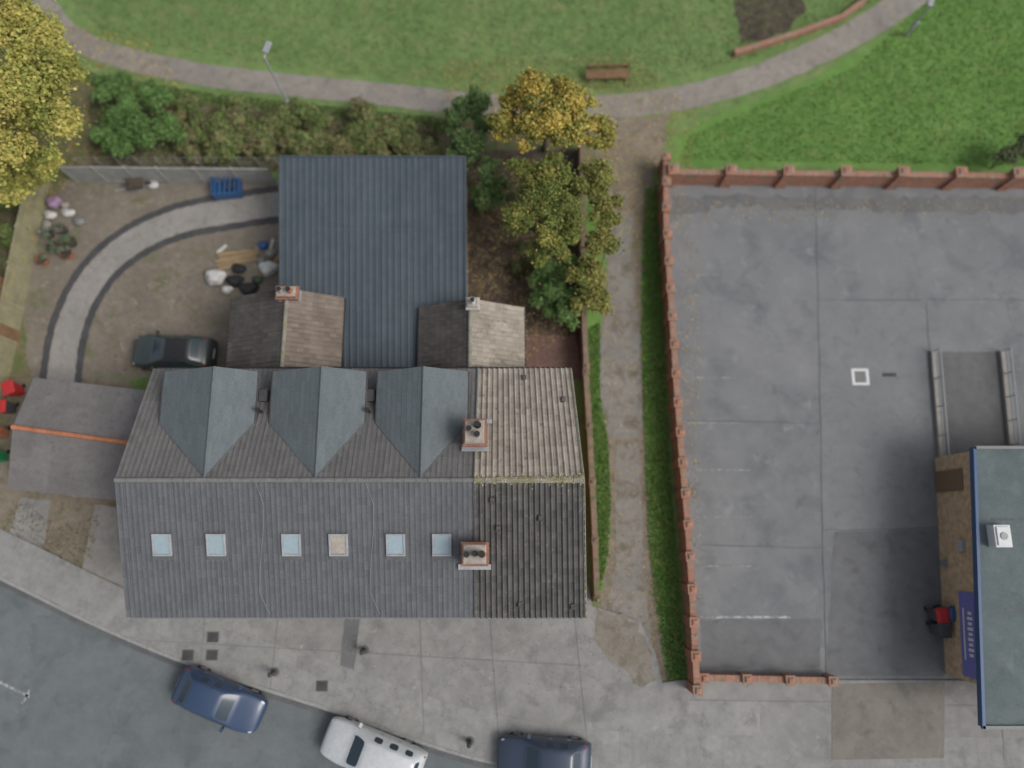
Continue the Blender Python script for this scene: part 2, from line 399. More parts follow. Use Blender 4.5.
def tree(name,base,clumps,n,size,cols,r0=.16,**k):
    mb=MB(); bx,by=base
    zc=min(c[2]-c[3]*.5 for c in clumps); zf=max(1.2,zc*.55)
    fork=Vector((bx+.1,by-.05,zf)); p=Vector((bx,by,-.1))
    mid=Vector((bx-.06,by+.05,zf*.5))
    mb.cyl(p,mid,r0*1.25,r0*.95,m_bark,10); mb.cyl(mid,fork,r0*.95,r0*.8,m_bark,10)
    for (x,y,z,r) in clumps:
        e=Vector((x,y,z)); m1=fork.lerp(e,.5)+Vector((random.uniform(-.2,.2),random.uniform(-.2,.2),.25))
        mb.cyl(fork,m1,r0*.5,r0*.32,m_bark,7); mb.cyl(m1,e,r0*.32,r0*.14,m_bark,7)
        for j in range(6):
            a=Vector((random.uniform(-1,1),random.uniform(-1,1),random.uniform(-.2,.9))).normalized()*r*.85
            mb.cyl(m1.lerp(e,random.uniform(.4,1)),e+a,r0*.12,r0*.03,m_bark,5)
    t=mb.build(name)
    P,Nn,s,c=leafy(clumps,n,size,cols,**k)
    build_cards('foliage',P,Nn,s,c,m_leaf,t); return t
def WC(u,v,z,r): p=W(u,v,z); return (p.x,p.y,z,r)
def inpoly(P,poly):
    x,y=P[:,0],P[:,1]; ins=np.zeros(len(P),bool); j=len(poly)-1
    for i in range(len(poly)):
        xi,yi=poly[i];xj,yj=poly[j]
        c=((yi>y)!=(yj>y))&(x<(xj-xi)*(y-yi)/((yj-yi)+1e-12)+xi); ins^=c; j=i
    return ins
def scatter(poly_px,n):
    poly=[tuple(W(*p)[:2]) for p in poly_px]; a=np.array(poly); lo,hi=a.min(0),a.max(0); out=[]
    tot=0
    while tot<n:
        P=rng.uniform(lo,hi,(n,2)); P=P[inpoly(P,poly)]; out.append(P); tot+=len(P)
        if len(P)==0: break
    return np.concatenate(out)[:n]
def blades(name,P,h,cols,z=0,wid=.25,lean=.6):
    n=len(P); C=np.concatenate([P,np.full((n,1),z)],1); C[:,2]+=h*.35*rng.uniform(.6,1.3,n)
    Nn=rng.normal(size=(n,3))*np.array([1,1,lean])+np.array([0,0,lean*.9]); Nn/=np.linalg.norm(Nn,axis=1)[:,None]
    cols=np.array([c[:3] for c in cols]); col=cols[rng.integers(0,len(cols),n)]*rng.uniform(.75,1.25,n)[:,None]
    return build_cards(name,C,Nn,h*rng.uniform(.5,1.2,n),col,m_blade,aspect=wid)
# ============================================================ GROUND
sheet('ground',[(-400,-400),(400,-400),(400,400),(-400,400)],0,m_grass,world=True)
sheet('lush_lawn',[(672,140),(720,112),(800,85),(880,40),(960,-30),(1500,-60),(1500,175),(1024,170),(672,166)],.004,m_grass2,jit=.12)
scrub=[(-300,150),(30,60),(100,78),(200,98),(300,108),(380,116),(450,122),(590,128),(612,118),(660,122),(665,165),(600,175),(578,165),(100,170),(60,200),(40,385),(-300,385)]
sheet('scrub_ground',scrub,.008,m_dirtd,jit=.15)
sheet('dirt_patch',[(733,2),(760,-10),(800,-14),(806,8),(790,30),(762,40),(742,44)],.008,m_soil,jit=.15)
sheet('worn_dirt',[(600,120),(672,114),(664,140),(656,166),(650,200),(642,215),(612,210),(606,170),(590,140)],.012,m_dirt,jit=.15)
ribbon('park_path',[(-60,-60),(20,-18),(48,10),(66,32),(110,54),(200,74),(300,86),(400,96),(440,101),(520,108),(600,107),(680,98),(760,76),(830,46),(880,18),(925,-14),(980,-60)],lambda t:1.25+.35*t,.016,m_path,jit=.04)
lane=[(600,200),(655,190),(658,300),(662,400),(668,500),(676,600),(684,690),(600,690),(594,600),(590,500),(584,400),(578,330),(578,200)]
sheet('lane_verge',lane,.005,m_grass2,jit=.08)
sheet('lane_dirt',[(612,205),(646,200),(642,260),(641,330),(645,420),(648,500),(654,560),(662,620),(668,690),(604,690),(598,612),(606,560),(606,440),(598,400),(601,330),(606,258)],.009,m_dirt,jit=.12)
sheet('lane_path',[(612,210),(634,212),(632,250),(636,310),(640,318),(641,380),(643,438),(612,440),(601,420),(598,380),(600,340),(606,318),(608,260)],.013,m_path2,jit=.05)
sheet('lane_path',[(616,444),(640,443),(641,520),(646,580),(652,640),(610,650),(608,600),(616,560),(617,500)],.0135,m_path2,jit=.1)
# left yard
sheet('yard_gravel',[(70,178),(282,180),(284,300),(232,300),(230,372),(160,378),(30,378),(22,300),(36,210)],.012,m_gravel,jit=.08)
arc=[(290,203),(262,206),(225,212),(180,221),(140,238),(104,265),(80,300),(66,340),(60,385)]
ribbon('driveway_edging',arc,2.15,.018,m_edge,jit=.03)
ribbon('concrete_driveway',arc,1.4,.024,m_conc,jit=.03)
sheet('side_yard_ground',[(-200,380),(130,378),(135,620),(60,600),(-200,520)],.010,m_dirt,jit=.05)
sheet('side_path',[(95,505),(128,508),(130,612),(80,580)],.016,m_conc,jit=.04)
sheet('side_path',[(20,498),(50,500),(44,545),(30,560),(5,548)],.016,m_fore,jit=.04)
sheet('garden_soil',[(462,150),(580,150),(586,375),(462,375)],.012,m_soil,jit=.03)
m_bp=surf('brick_paving_surface',S(112,88,80),S(98,78,71),2,layers=((S(84,76,66),3,.54,.66),),fine=14,fa=.3)
sheet('brick_paving',[(520,335),(576,335),(582,380),(520,380)],.018,m_bp,jit=.05)
# road and pavements
kerbpx=[(-260,452),(-120,520),(0,577),(100,626),(200,667),(330,709),(420,741),(500,763),(600,776),(760,782),(1400,786)]
ker=[W(u,v,0) for u,v in kerbpx]
sheet('road',[tuple(p) for p in ([W(-260,446),*[k+Vector((0,.2,0)) for k in ker[1:]]]+[Vector((60,-34,0)),Vector((-60,-34,0)),Vector((-60,ker[0].y,0))])],.009,m_road,world=True)
top=[(-260,405),(-120,478),(0,540),(64,570),(127,604),(127,585),(300,575),(586,575),(592,606),(612,612),(640,622),(654,650),(662,682),(690,679),(1400,682)]
pts=[W(u,v,0) for u,v in top]+ker[::-1]
sheet('forecourt',[tuple(p) for p in pts],.10,m_fore,world=True)
sheet('worn_dirt',[(594,604),(614,613),(638,623),(652,652),(658,682),(640,690),(622,668),(606,652),(592,630)],.104,surf('gravelly_ground',S(126,121,113),S(118,112,102),.7,layers=((S(110,104,92),1.6,.5,.62),),fine=16,fa=.22),jit=.22)
kl=catmull(ker,6)
kb=MB()
for i in range(len(kl)-1):
    a,b=kl[i],kl[i+1]; n=max(1,int((b-a).length/.9)); 
    for j in range(n):
        p=a.lerp(b,j/n);q=a.lerp(b,(j+.985)/n); d=q-p
        kb.box(((p.x+q.x)/2,(p.y+q.y)/2-.02,.055),(d.length,.14,.115),m_kerb,math.atan2(d.y,d.x))
kb.build('kerb',bevel=.012)
sl=MB()
def offs(L,o):
    out=[]
    for i,p in enumerate(L):
        d=(L[min(i+1,len(L)-1)]-L[max(i-1,0)]); n=Vector((-d.y,d.x,0)).normalized(); out.append(p+n*o)
    return out
dense=[]
for i in range(len(kl)-1):
    n=max(1,int((kl[i+1]-kl[i]).length/.62))
    for j in range(n): dense.append(kl[i].lerp(kl[i+1],j/n))
rowsL=[offs(dense,.1+.62*k) for k in range(4)]
vm=[surf('paving_slab_%d'%i,S(*c),S(c[0]+8,c[1]+8,c[2]+7),.7,layers=((S(118,118,116),1.1,.52,.7),),fine=28,fa=.1) for i,c in enumerate([(130,130,128),(133,132,130),(128,128,126)])]
for k in range(3):
    for i in range(len(dense)-1):
        a,b,c,d=rowsL[k][i],rowsL[k][i+1],rowsL[k+1][i+1],rowsL[k+1][i]
        ce=(a+b+c+d)/4
        if ce.x>26 or 11.8<ce.x<16.5: continue
        q=[ce+(x-ce)*.985 for x in (a,b,c,d)]
        sl.poly([(x.x,x.y,.106) for x in q],random.choice(vm))
sl.build('pavement')
ribbon('kerb_channel',[(p[0],p[1]+6) for p in kerbpx],.22,.013,m_seam,jit=.02)
sheet('tarmac_strip',[(346,600),(362,600),(352,690),(338,690)],.104,m_park3,jit=.02)
sheet('tarmac_patch',[(832,684),(945,682),(944,758),(832,760)],.112,m_park4)
sheet('tarmac_patch',[(700,700),(760,700),(760,752),(705,752)],.104,m_pave,jit=.02)
sheet('concrete_bay',[(150,610),(258,612),(258,655),(200,655)],.104,m_pave,jit=.01)
for (u,v) in [(188,655),(213,637),(212,655),(322,686)]:
    mb=MB(); c=W(u,v,.1); mb.box((c.x,c.y,.112),(.55,.48,.012),m_seam); mb.box((c.x,c.y,.118),(.47,.4,.012),m_edge)
    mb.build('manhole_cover')
mb=MB()
for a,b in [((205,618),(200,668)),((278,618),(270,690)),((420,620),(424,735)),((490,620),(500,755)),((575,620),(590,770)),((140,640),(590,666)),((690,700),(832,702)),((945,705),(1200,708)),((1000,690),(1004,760))]:
    p,q=W(*a,.1),W(*b,.1); d=q-p
    mb.box(((p.x+q.x)/2,(p.y+q.y)/2,.1095),(d.length,.03,.003),m_joint,math.atan2(d.y,d.x))
mb.build('forecourt_joints')
for a,b,w in [((0,682),(30,697),.12),((30,690),(22,704),.12),((-60,655),(-5,680),.12)]:
    mb=MB(); p,q=W(*a,0),W(*b,0); d=q-p
    mb.box(((p.x+q.x)/2,(p.y+q.y)/2,.014),(d.length,w,.004),m_paint2,math.atan2(d.y,d.x)); mb.build('road_marking')
# ============================================================ CAR PARK
cpk=[(664,184),(1500,192),(1500,688),(690,682),(684,600),(671,380),(664,260)]
sheet('car_park',cpk,.03,m_park)
sheet('tarmac_patch',[(818,302),(926,302),(930,440),(938,528),(822,530)],.034,m_park2,jit=.02)
sheet('tarmac_patch',[(834,532),(938,530),(944,676),(826,676)],.0345,m_park3,jit=.02)
sheet('tarmac_patch',[(928,352),(1006,352),(1012,462),(938,466)],.038,surf('ramp_tarmac',S(92,92,93),S(99,99,99),.5,fine=30,fa=.12))
sheet('tarmac_patch',[(700,620),(822,618),(820,668),(700,668)],.034,m_park3,jit=.06)
sheet('tarmac_patch',[(672,196),(1500,200),(1500,218),(900,212),(740,206),(672,214)],.0355,m_park3,jit=.2)
mb=MB()
for a,b in [((815,190),(818,300)),((818,300),(822,530)),((822,530),(826,676)),((816,300),(1300,300)),((678,420),(818,424)),((822,530),(938,528)),((926,302),(929,352)),((690,545),(822,548))]:
    p,q=W(*a,0),W(*b,0); d=q-p; n=max(2,int(d.length/1.2)); pr=p
    for i in range(1,n+1):
        c=p.lerp(q,i/n)+Vector((random.uniform(-.03,.03),random.uniform(-.03,.03),0)); e=c-pr
        mb.box(((pr.x+c.x)/2,(pr.y+c.y)/2,.0405),(e.length*1.01,random.uniform(.02,.04),.004),m_seam,math.atan2(e.y,e.x)); pr=c
mb.build('tarmac_seams')
for a,b,w in [((700,617),(790,617),.1),((692,470),(750,470),.08),((686,423),(742,423),.08),((694,517),(752,517),.08),((680,378),(735,378),.08),((678,275),(725,275),.08),((676,333),(725,333),.08),((696,566),(752,566),.08)]:
    mb=MB(); p,q=W(*a,0),W(*b,0); d=q-p
    mb.box(((p.x+q.x)/2,(p.y+q.y)/2,.046),(d.length,w,.004),m_paint1 if a[1]==617 else m_paint,math.atan2(d.y,d.x)); mb.build('parking_line')
mb=MB(); c=W(860,377,0)
for dx,dy,sx,sy in ((-.36,0,.14,.84),(.36,0,.14,.84),(0,.36,.58,.13),(0,-.36,.58,.13)): mb.box((c.x+dx,c.y+dy,.044),(sx,sy,.012),m_white)
mb.box((c.x,c.y,.041),(.58,.58,.008),m_joint); mb.build('manhole_cover')
mb=MB(); c=W(889,375,0); mb.box((c.x,c.y,.041),(.7,.2,.008),m_edge); mb.build('dark_stain')  # small dark stain on the tarmac, built as a thin slab
def brick_wall(name,px,h,th,pier,ph,pw,zt=0,mc=None):
    mc=mc or m_cope
    L=[W(u,v,zt) for u,v in px]; mb=MB()
    segs=[]; tot=0
    for i in range(len(L)-1):
        a,b=L[i],L[i+1]; d=b-a; an=math.atan2(d.y,d.x); l=d.length
        mb.box(((a.x+b.x)/2,(a.y+b.y)/2,h/2),(l+th*.3,th,h+.1),m_brickw,an)
        n=max(1,int(l/.45))
        for j in range(n):
            c=a.lerp(b,(j+.5)/n); mb.box((c.x,c.y,h+.05+.035+random.uniform(-.006,.006)),(l/n-.012,th+.06,.07),mc,an+random.uniform(-.015,.015))
        segs.append((a,b,tot,l,an)); tot+=l
    n=max(1,round(tot/pier))
    for k in range(n+1):
        s=min(tot-1e-4,k*tot/n)
        for a,b,t0,l,an in segs:
            if t0<=s<=t0+l:
                c=a.lerp(b,(s-t0)/l)
                mb.box((c.x,c.y,ph/2),(pw,pw,ph),m_brickw,an); mb.box((c.x,c.y,ph+.04),(pw+.07,pw+.07,.08),mc,an+random.uniform(-.04,.04)); mb.box((c.x,c.y,ph+.12),(pw*.8,pw*.8,.08),mc,an,taper=.5)
                break
    return mb.build(name)
brick_wall('brick_wall',[(661,170),(661,230),(665,300),(670,380),(675,450),(681,520),(686,600),(690,684)],1.2,.22,1.42,1.4,.38)
brick_wall('brick_wall',[(668,183),(1024,187),(1500,193)],1.1,.24,2.95,1.45,.52)
brick_wall('brick_wall',[(700,675),(826,678)],.55,.22,1.9,.75,.36)
brick_wall('brick_wall',[(580,152),(581,250),(582,330),(584,372)],1.2,.2,3.2,1.25,.26,mc=m_copeg)
brick_wall('brick_wall',[(584,376),(588,440),(592,520),(595,598)],.9,.2,2.6,1.0,.26,mc=m_copeg)
for (a,b) in (((931,352),(940,465)),((1000,352),(1009,445))):
    p,q=W(*a,0),W(*b,0); mb=MB(); d=q-p; an=math.atan2(d.y,d.x)
    mb.box(((p.x+q.x)/2,(p.y+q.y)/2,.13),(d.length,.2,.2),m_conc2,an)
    for i in range(5):
        c=p.lerp(q,i/4); mb.cyl((c.x,c.y,.03),(c.x,c.y,.8),.03,.03,m_steel,8)
    mb.cyl((p.x,p.y,.8),(q.x,q.y,.8),.032,.032,m_steel,8); mb.cyl((p.x,p.y,.5),(q.x,q.y,.5),.022,.022,m_steel,8)
    mb.build('guard_rail')
# ============================================================ SHOP BUILDING (right)
shop=empty('shop_building'); mb=MB()
Z=3.2
c1=W(975,449,Z);c2=W(984,727,Z)
w2=W(944,674,0)
xr=40
ws=[(c1.x+.05,c1.y-.05),(w2.x+.05,w2.y),(xr,w2.y-.1),(xr,c1.y-.05)]
mb.prism(ws,0,Z-.3,m_brickb)
mb.build('walls',shop)
mb=MB(); rf=[(c1.x-.06,c1.y+.06),(c2.x-.06,c2.y),(xr+.1,c2.y),(xr+.1,c1.y+.06)]
mb.prism(rf,Z-.3,Z,m_flat,m_bfascia); mb.build('roof',shop)
mb=MB()
for i in range(4):
    a=Vector((*rf[i],0));b=Vector((*rf[(i+1)%4],0)); d=b-a; an=math.atan2(d.y,d.x)
    mb.box(((a.x+b.x)/2,(a.y+b.y)/2,Z+.045),(d.length+.1,.13,.13),m_bfascia if i==0 else m_gutter,an)
for k in range(6):
    yy=c1.y-1.2-k*1.9; mb.box((c1.x+5,yy,Z+.004),(9.4,.09,.008),m_seam if k%2 else m_flat)
mb.build('parapet_trim',shop)
mb=MB(); c=W(1000,536,Z+.3); mb.box((c.x,c.y,Z+.25),(.72,.95,.5),m_white); mb.box((c.x,c.y,Z+.53),(.55,.8,.06),m_white); mb.cyl((c.x,c.y,Z+.55),(c.x,c.y,Z+.6),.16,.16,m_lead,16)
mb.build('roof_vent_unit',shop,bevel=.02)
wa=Vector((ws[0][0],ws[0][1],0)); wb=Vector((ws[1][0],ws[1][1],0)); wd=wb-wa; an=math.atan2(wd.y,wd.x)
def onwall(s,z,l,h,t,m,mb,off=0.02):
    c=wa.lerp(wb,s); nn=Vector((wd.y,-wd.x,0)).normalized()
    if nn.x>0: nn=-nn
    mb.box((c.x+nn.x*off,c.y+nn.y*off,z),(l,t,h),m,an)
mb=MB(); onwall(.80,2.1,3.6,1.3,.06,m_sign,mb,.04)
for i in range(9): onwall(.71+.022*i,2.2,.13,.26+.1*(i%2),.02,m_white,mb,.085)
onwall(.80,1.75,2.2,.08,.02,m_white,mb,.085); mb.build('shop_sign',shop)
mb=MB(); onwall(.12,1.1,1.0,2.1,.06,m_brdoor,mb,.03); onwall(.42,1.9,.5,.35,.2,m_lead,mb,.08); onwall(.50,.5,.3,.3,.2,m_gutter,mb,.08)
onwall(.5,2.86,9.5,.06,.12,m_lead,mb,.06)
mb.build('door_and_meter_box',shop)
# ============================================================ TERRACE
ZE,ZR=5.0,7.0
yF=W(475,617,ZE).y; yB=W(475,369,ZE).y; yR=W(475,480,ZR).y
xL=W(127,617,ZE).x; xP=W(475.5,617,ZE).x; xRf=W(586,617,ZE).x; xRb=W(571,369,ZE).x
xRr=W(584,480,ZR).x
def slopeF(u,v):
    z=6
    for _ in range(20):
        p=W(u,v,z); z=ZE+(ZR-ZE)*(p.y-yF)/(yR-yF)
    return W(u,v,z)
def slopeB(u,v):
    z=6
    for _ in range(20):
        p=W(u,v,z); z=ZE+(ZR-ZE)*(p.y-yB)/(yR-yB)
    return W(u,v,z)
def house_walls(name,x0,x1f,x1b,parent,mf,seg):
    mb=MB(); yf=yF+.25; yb=yB-.2; zf=ZE-.02+.25*(ZR-ZE)/(yR-yF)-.1; 
    mb.poly([(x0,yf,0),(x1f,yf,0),(x1f,yf,zf),(x0,yf,zf)],mf)
    mb.poly([(x1b,yb,0),(x0,yb,0),(x0,yb,zf),(x1b,yb,zf)],m_brick)
    mb.poly([(x0,yb,0),(x0,yf,0),(x0,yf,zf),(x0,yR,ZR-.1),(x0,yb,zf)],m_brick)
    xm=x1f+(x1b-x1f)*(yR-yf)/(yb-yf)
    mb.poly([(x1f,yf,0),(x1b,yb,0),(x1b,yb,zf),(xm,yR,ZR-.1),(x1f,yf,zf)],m_brick)
    mb.poly([(x0,yf,zf),(x1f,yf,zf),(xm,yR,ZR-.1),(x0,yR,ZR-.1)],m_edge)
    mb.poly([(x0,yR,ZR-.1),(xm,yR,ZR-.1),(x1b,yb,zf),(x0,yb,zf)],m_edge)
    mb.build(name,parent)
    wd_=MB(); n=seg
    for i in range(n):
        w=(x1f-x0)/n; cx=x0+w*(i+.5)
        window(wd_,cx-.7,yf,3.9,1.2,1.3,-1); window(wd_,cx+1.2,yf,3.9,.8,1.3,-1) if w>3.8 else None
        window(wd_,cx-.7,yf,1.5,1.6,1.4,-1); door(wd_,cx+w/2-.8,yf,.1,-1,[m_white,m_red,m_bfascia][i%3])
        window(wd_,cx+.5,yb,3.9,1.0,1.1,1)
    wd_.build('windows_and_doors',parent)
    g=MB(); 
    g.cyl((x0,yF-.03,ZE-.08),(x1f,yF-.03,ZE-.08),.05,.05,m_gutter,8); g.cyl((x0,yB+.05,ZE-.08),(x1b,yB+.05,ZE-.08),.06,.06,m_black,8)
    g.box(((x0+x1f)/2,yF+.06,ZE-.13),(x1f-x0-.02,.03,.17),m_white)
    g.cyl((x1f-.3,yf-.06,.1),(x1f-.3,yf-.06,ZE-.12),.035,.035,m_white,8)
    g.build('gutters',parent)
row=empty('terraced_house_row'); sub=empty('brick_terraced_house')
house_walls('walls',xL+.12,xP-.004,xP-.004,row,m_render,4)
house_walls('walls',xP+.004,xRf-.1,xRb-.06,sub,m_brick,1)
tile_roof('roof_front',(xL,yF,ZE),(xP-.01,yF,ZE),(xP-.01,yR,ZR),(xL,yR,ZR),.21,.34,.018,.016,m_t_front,row)
tile_roof('roof_rear',(xP-.01,yB,ZE),(xL,yB,ZE),(xL,yR,ZR),(xP-.01,yR,ZR),.21,.34,.016,.016,m_t_rear,row)
tile_roof('roof_front',(xP+.01,yF,ZE),(xRf,yF,ZE),(xRr,yR,ZR),(xP+.01,yR,ZR),.22,.3,.075,.035,m_s_front,sub,seg=8)
tile_roof('roof_rear',(xRb,yB,ZE),(xP+.01,yB,ZE),(xP+.01,yR,ZR),(xRr,yR,ZR),.22,.3,.06,.03,m_s_rear,sub,seg=8)
ridge('ridge_tiles',(xL,yR,ZR+.02),(xP,yR,ZR+.02),.10,m_ridgeg,row)
ridge('ridge_tiles',(xP,yR,ZR+.04),(xRr,yR,ZR+.04),.13,m_ridge,sub,.42)
mb=MB()
for (a,b) in (((xRf,yF,ZE),(xRr,yR,ZR)),((xRb,yB,ZE),(xRr,yR,ZR))):
    mb.cyl(Vector(a)+Vector((-.02,0,.05)),Vector(b)+Vector((-.02,0,.05)),.055,.055,m_ridge,8)
for (a,b) in (((xP,yF,ZE),(xP,yR,ZR)),((xP,yB,ZE),(xP,yR,ZR))):
    mb.cyl(Vector(a)+Vector((0,0,.06)),Vector(b)+Vector((0,0,.06)),.05,.05,m_ridgeg,8)
mb.build('verge_mortar',sub)
mb=MB()
for u in (262,372):
    p=[slopeF(u-6,482)]+[slopeF(u+2*math.sin(i),482+i*22) for i in range(1,6)]+[slopeF(u+8,614)]
    for a,b in zip(p[:-1],p[1:]): mb.cyl(a+Vector((0,0,.06)),b+Vector((0,0,.06)),.014,.014,m_gutter,6)
mb.build('roof_cable',row)
tilt=math.atan2(ZR-ZE,yR-yF)
for u in (163,217,292,339,396,442):
    c=slopeF(u,544); R=Matrix.Rotation(tilt,3,'X'); mb=MB(); odd=u==339
    def sb(dx,dy,dz,s,m): 
        p=c+R@Vector((dx,dy,dz)); mb.box(p,s,m,rot=R)
    sb(0,0,.09,(.6,.76,.03),m_mortar if odd else m_sky)
    for dx in (-.34,.34): sb(dx,0,.09,(.08,.92,.09),m_lead)
    for dy in (-.42,.42): sb(0,dy,.092,(.6,.08,.088),m_lead)
    sb(0,-.56,.05,(.86,.18,.02),m_seam); mb.build('skylight',row,bevel=.01)
mb=MB()
for u,v in [(492,500),(540,518),(498,528),(520,604),(572,606),(524,378),(563,400)]:
    c=slopeF(u,v) if v>480 else slopeB(u,v); mb.box((c.x,c.y,c.z+.13),(.2,.26,.12),m_dark,taper=.6)
mb.build('roof_vents',sub)
def chimney(name,parent,c,zb,zt,sx,sy,pots,mbk=m_brick):
    mb=MB(); mb.box((c[0],c[1],(zb+zt)/2),(sx,sy,zt-zb),mbk)
    for k in range(2): mb.box((c[0],c[1],zt-.28+k*.1),(sx+.07+.05*k,sy+.07+.05*k,.098),mbk)
    mb.box((c[0],c[1],zt+.02),(sx-.02,sy-.02,.1),m_mortar,taper=.88)
    for (dx,dy,r,m) in pots:
        mb.cyl((c[0]+dx,c[1]+dy,zt+.05),(c[0]+dx,c[1]+dy,zt+.38),r,r*.85,m,14,cap=False)
        mb.cyl((c[0]+dx,c[1]+dy,zt+.38),(c[0]+dx,c[1]+dy,zt+.44),r*1.1,r*1.08,m,14,cap=False)
        mb.cyl((c[0]+dx,c[1]+dy,zt+.44),(c[0]+dx,c[1]+dy,zt+.441),r*.8,r*.8,m_black,12)
    mb.box((c[0],c[1],zb+.42),(sx+.04,sy+.04,.3),m_lead)
    mb.build(name,parent)
cL=slopeF(476,556); chimney('chimney',sub,(cL.x,cL.y+.1),cL.z-.35,cL.z+1.25,.95,.78,[(-.28,0,.14,m_mortar),(.02,.02,.11,m_black),(.3,0,.14,m_terr)])
cU=slopeB(476,436); chimney('chimney',sub,(cU.x,cU.y+.0),cU.z-.35,cU.z+1.2,.82,.98,[(.12,.26,.15,m_black),(.12,-.12,.13,m_mortar),(-.2,.1,.12,m_mortar)])
mb=MB()
R=Matrix.Rotation(tilt,3,'X'); mb.box((cL.x-.05,cL.y-.42,cL.z-.02),(1.3,.22,.04),m_lead,rot=R)
R2=Matrix.Rotation(-math.atan2(ZR-ZE,yB-yR),3,'X'); mb.box((cU.x,cU.y-.58,cU.z+.38),(1.1,.2,.04),m_lead,rot=R2)
mb.box((cU.x+.1,cU.y+.62,cU.z-.1),(1.1,.2,.04),m_lead,rot=R2)
mb.build('lead_flashing',sub)
# dormers on rear slope
ze=6.05; kB=(yR-yB)/(ZR-ZE); yv=yB+(ze-ZE)*kB
yD=W(205,371,6.6).y
for (ua,ub,uc) in ((160,255,205),(270,365,316),(376,468,421)):
    xa=W(ua,420,ze).x; xb=W(ub,420,ze).x; xc=W(uc,470,ZR).x; yr=yR+.15; zr=ZR-.02
    tile_roof('dormer_roof_west',(xa,yD+.1,ze),(xa,yv,ze),(xc,yr,zr),(xc,yD+.1,zr),.3,.25,0,.008,m_slate,row)
    tile_roof('dormer_roof_east',(xb,yv,ze),(xb,yD+.1,ze),(xc,yD+.1,zr),(xc,yr,zr),.3,.25,0,.008,m_slate,row)
    mb=MB(); yw=yD-.02; zw=ZE+(yw-yB)/kB-.12
    mb.poly([(xb-.08,yw,zw),(xa+.08,yw,zw),(xa+.08,yw,ze),(xc,yw,zr-.05),(xb-.08,yw,ze)],m_render)
    for x in (xa+.08,xb-.08): mb.poly([(x,yw,zw),(x,yv,ze-.06),(x,yw,ze-.06)],m_slate)
    window(mb,(xa+xb)/2,yw,(zw+ze)/2+.15,1.5,.5,1); mb.build('dormer_walls',row)
    mb=MB(); mb.cyl((xc,yD+.1,zr+.02),(xc,yr-.1,zr+.02),.05,.05,m_slate,8)
    for x,w in ((xa,xc),(xb,xc)): mb.cyl((x,yv+.05,ze+.03),(w,yr-.05,zr+.03),.03,.03,m_seam,6)
    for x in (xa,xb): mb.cyl((x,yD+.1,ze),(x,yv,ze),.05,.05,m_edge,6)
    mb.build('dormer_ridge',row)
for u in (262,370):
    c=slopeB(u,412); mb=MB(); mb.cyl((c.x,c.y,c.z-.1),(c.x,c.y,c.z+.5),.06,.06,m_black,10); mb.cyl((c.x,c.y,c.z+.5),(c.x,c.y,c.z+.6),.09,.09,m_black,10)
    mb.box((c.x,c.y+.7,c.z-.1),(.35,.5,.3),m_edge); mb.build('soil_vent_pipe',row)
def outrigger(parent,u0,u1,uc,v0,mW,mE,ze,zr,yS=None):
    x0=W(u0,340,ze).x;x1=W(u1,340,ze).x;xc=W(uc,340,zr).x;yN=W(uc,v0,ze).y;yS=yB-.15
    tile_roof('outrigger_roof_west',(x0,yN,ze),(x0,yS,ze),(xc,yS,zr),(xc,yN,zr),.22,.3,.05,.03,mW,parent,seg=8)
    tile_roof('outrigger_roof_east',(x1,yS,ze),(x1,yN,ze),(xc,yN,zr),(xc,yS,zr),.22,.3,.05,.03,mE,parent,seg=8)
    mb=MB(); a=x0+.12;b=x1-.12; yn=yN-.08
    mb.poly([(a,yn,0),(a,yS,0),(a,yS,ze),(a,yn,ze)],m_brick); mb.poly([(b,yS,0),(b,yn,0),(b,yn,ze),(b,yS,ze)],m_brick)
    mb.poly([(b,yn,0),(a,yn,0),(a,yn,ze),(xc,yn,zr-.06),(b,yn,ze)],m_brick)
    window(mb,(a+b)/2+.4,yn,1.6,.9,1.0,1); mb.build('outrigger_walls',parent)
    ridge('outrigger_ridge',(xc,yN,zr+.03),(xc,yS,zr+.03),.1,m_ridge,parent)
    g=MB(); g.cyl((x1+.04,yN,ze-.05),(x1+.04,yS,ze-.05),.05,.05,m_black,8); g.cyl((x0-.04,yN,ze-.05),(x0-.04,yS,ze-.05),.05,.05,m_black,8); g.build('gutters',parent)
    return xc,yN
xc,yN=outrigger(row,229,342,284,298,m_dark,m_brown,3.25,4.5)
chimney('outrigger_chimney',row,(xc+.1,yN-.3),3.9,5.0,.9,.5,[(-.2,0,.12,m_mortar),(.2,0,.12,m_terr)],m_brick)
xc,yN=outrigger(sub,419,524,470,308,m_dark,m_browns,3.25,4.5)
chimney('outrigger_chimney',sub,(xc+.12,yN-.3),3.9,4.95,.5,.45,[(0,0,.12,m_white)],m_render)
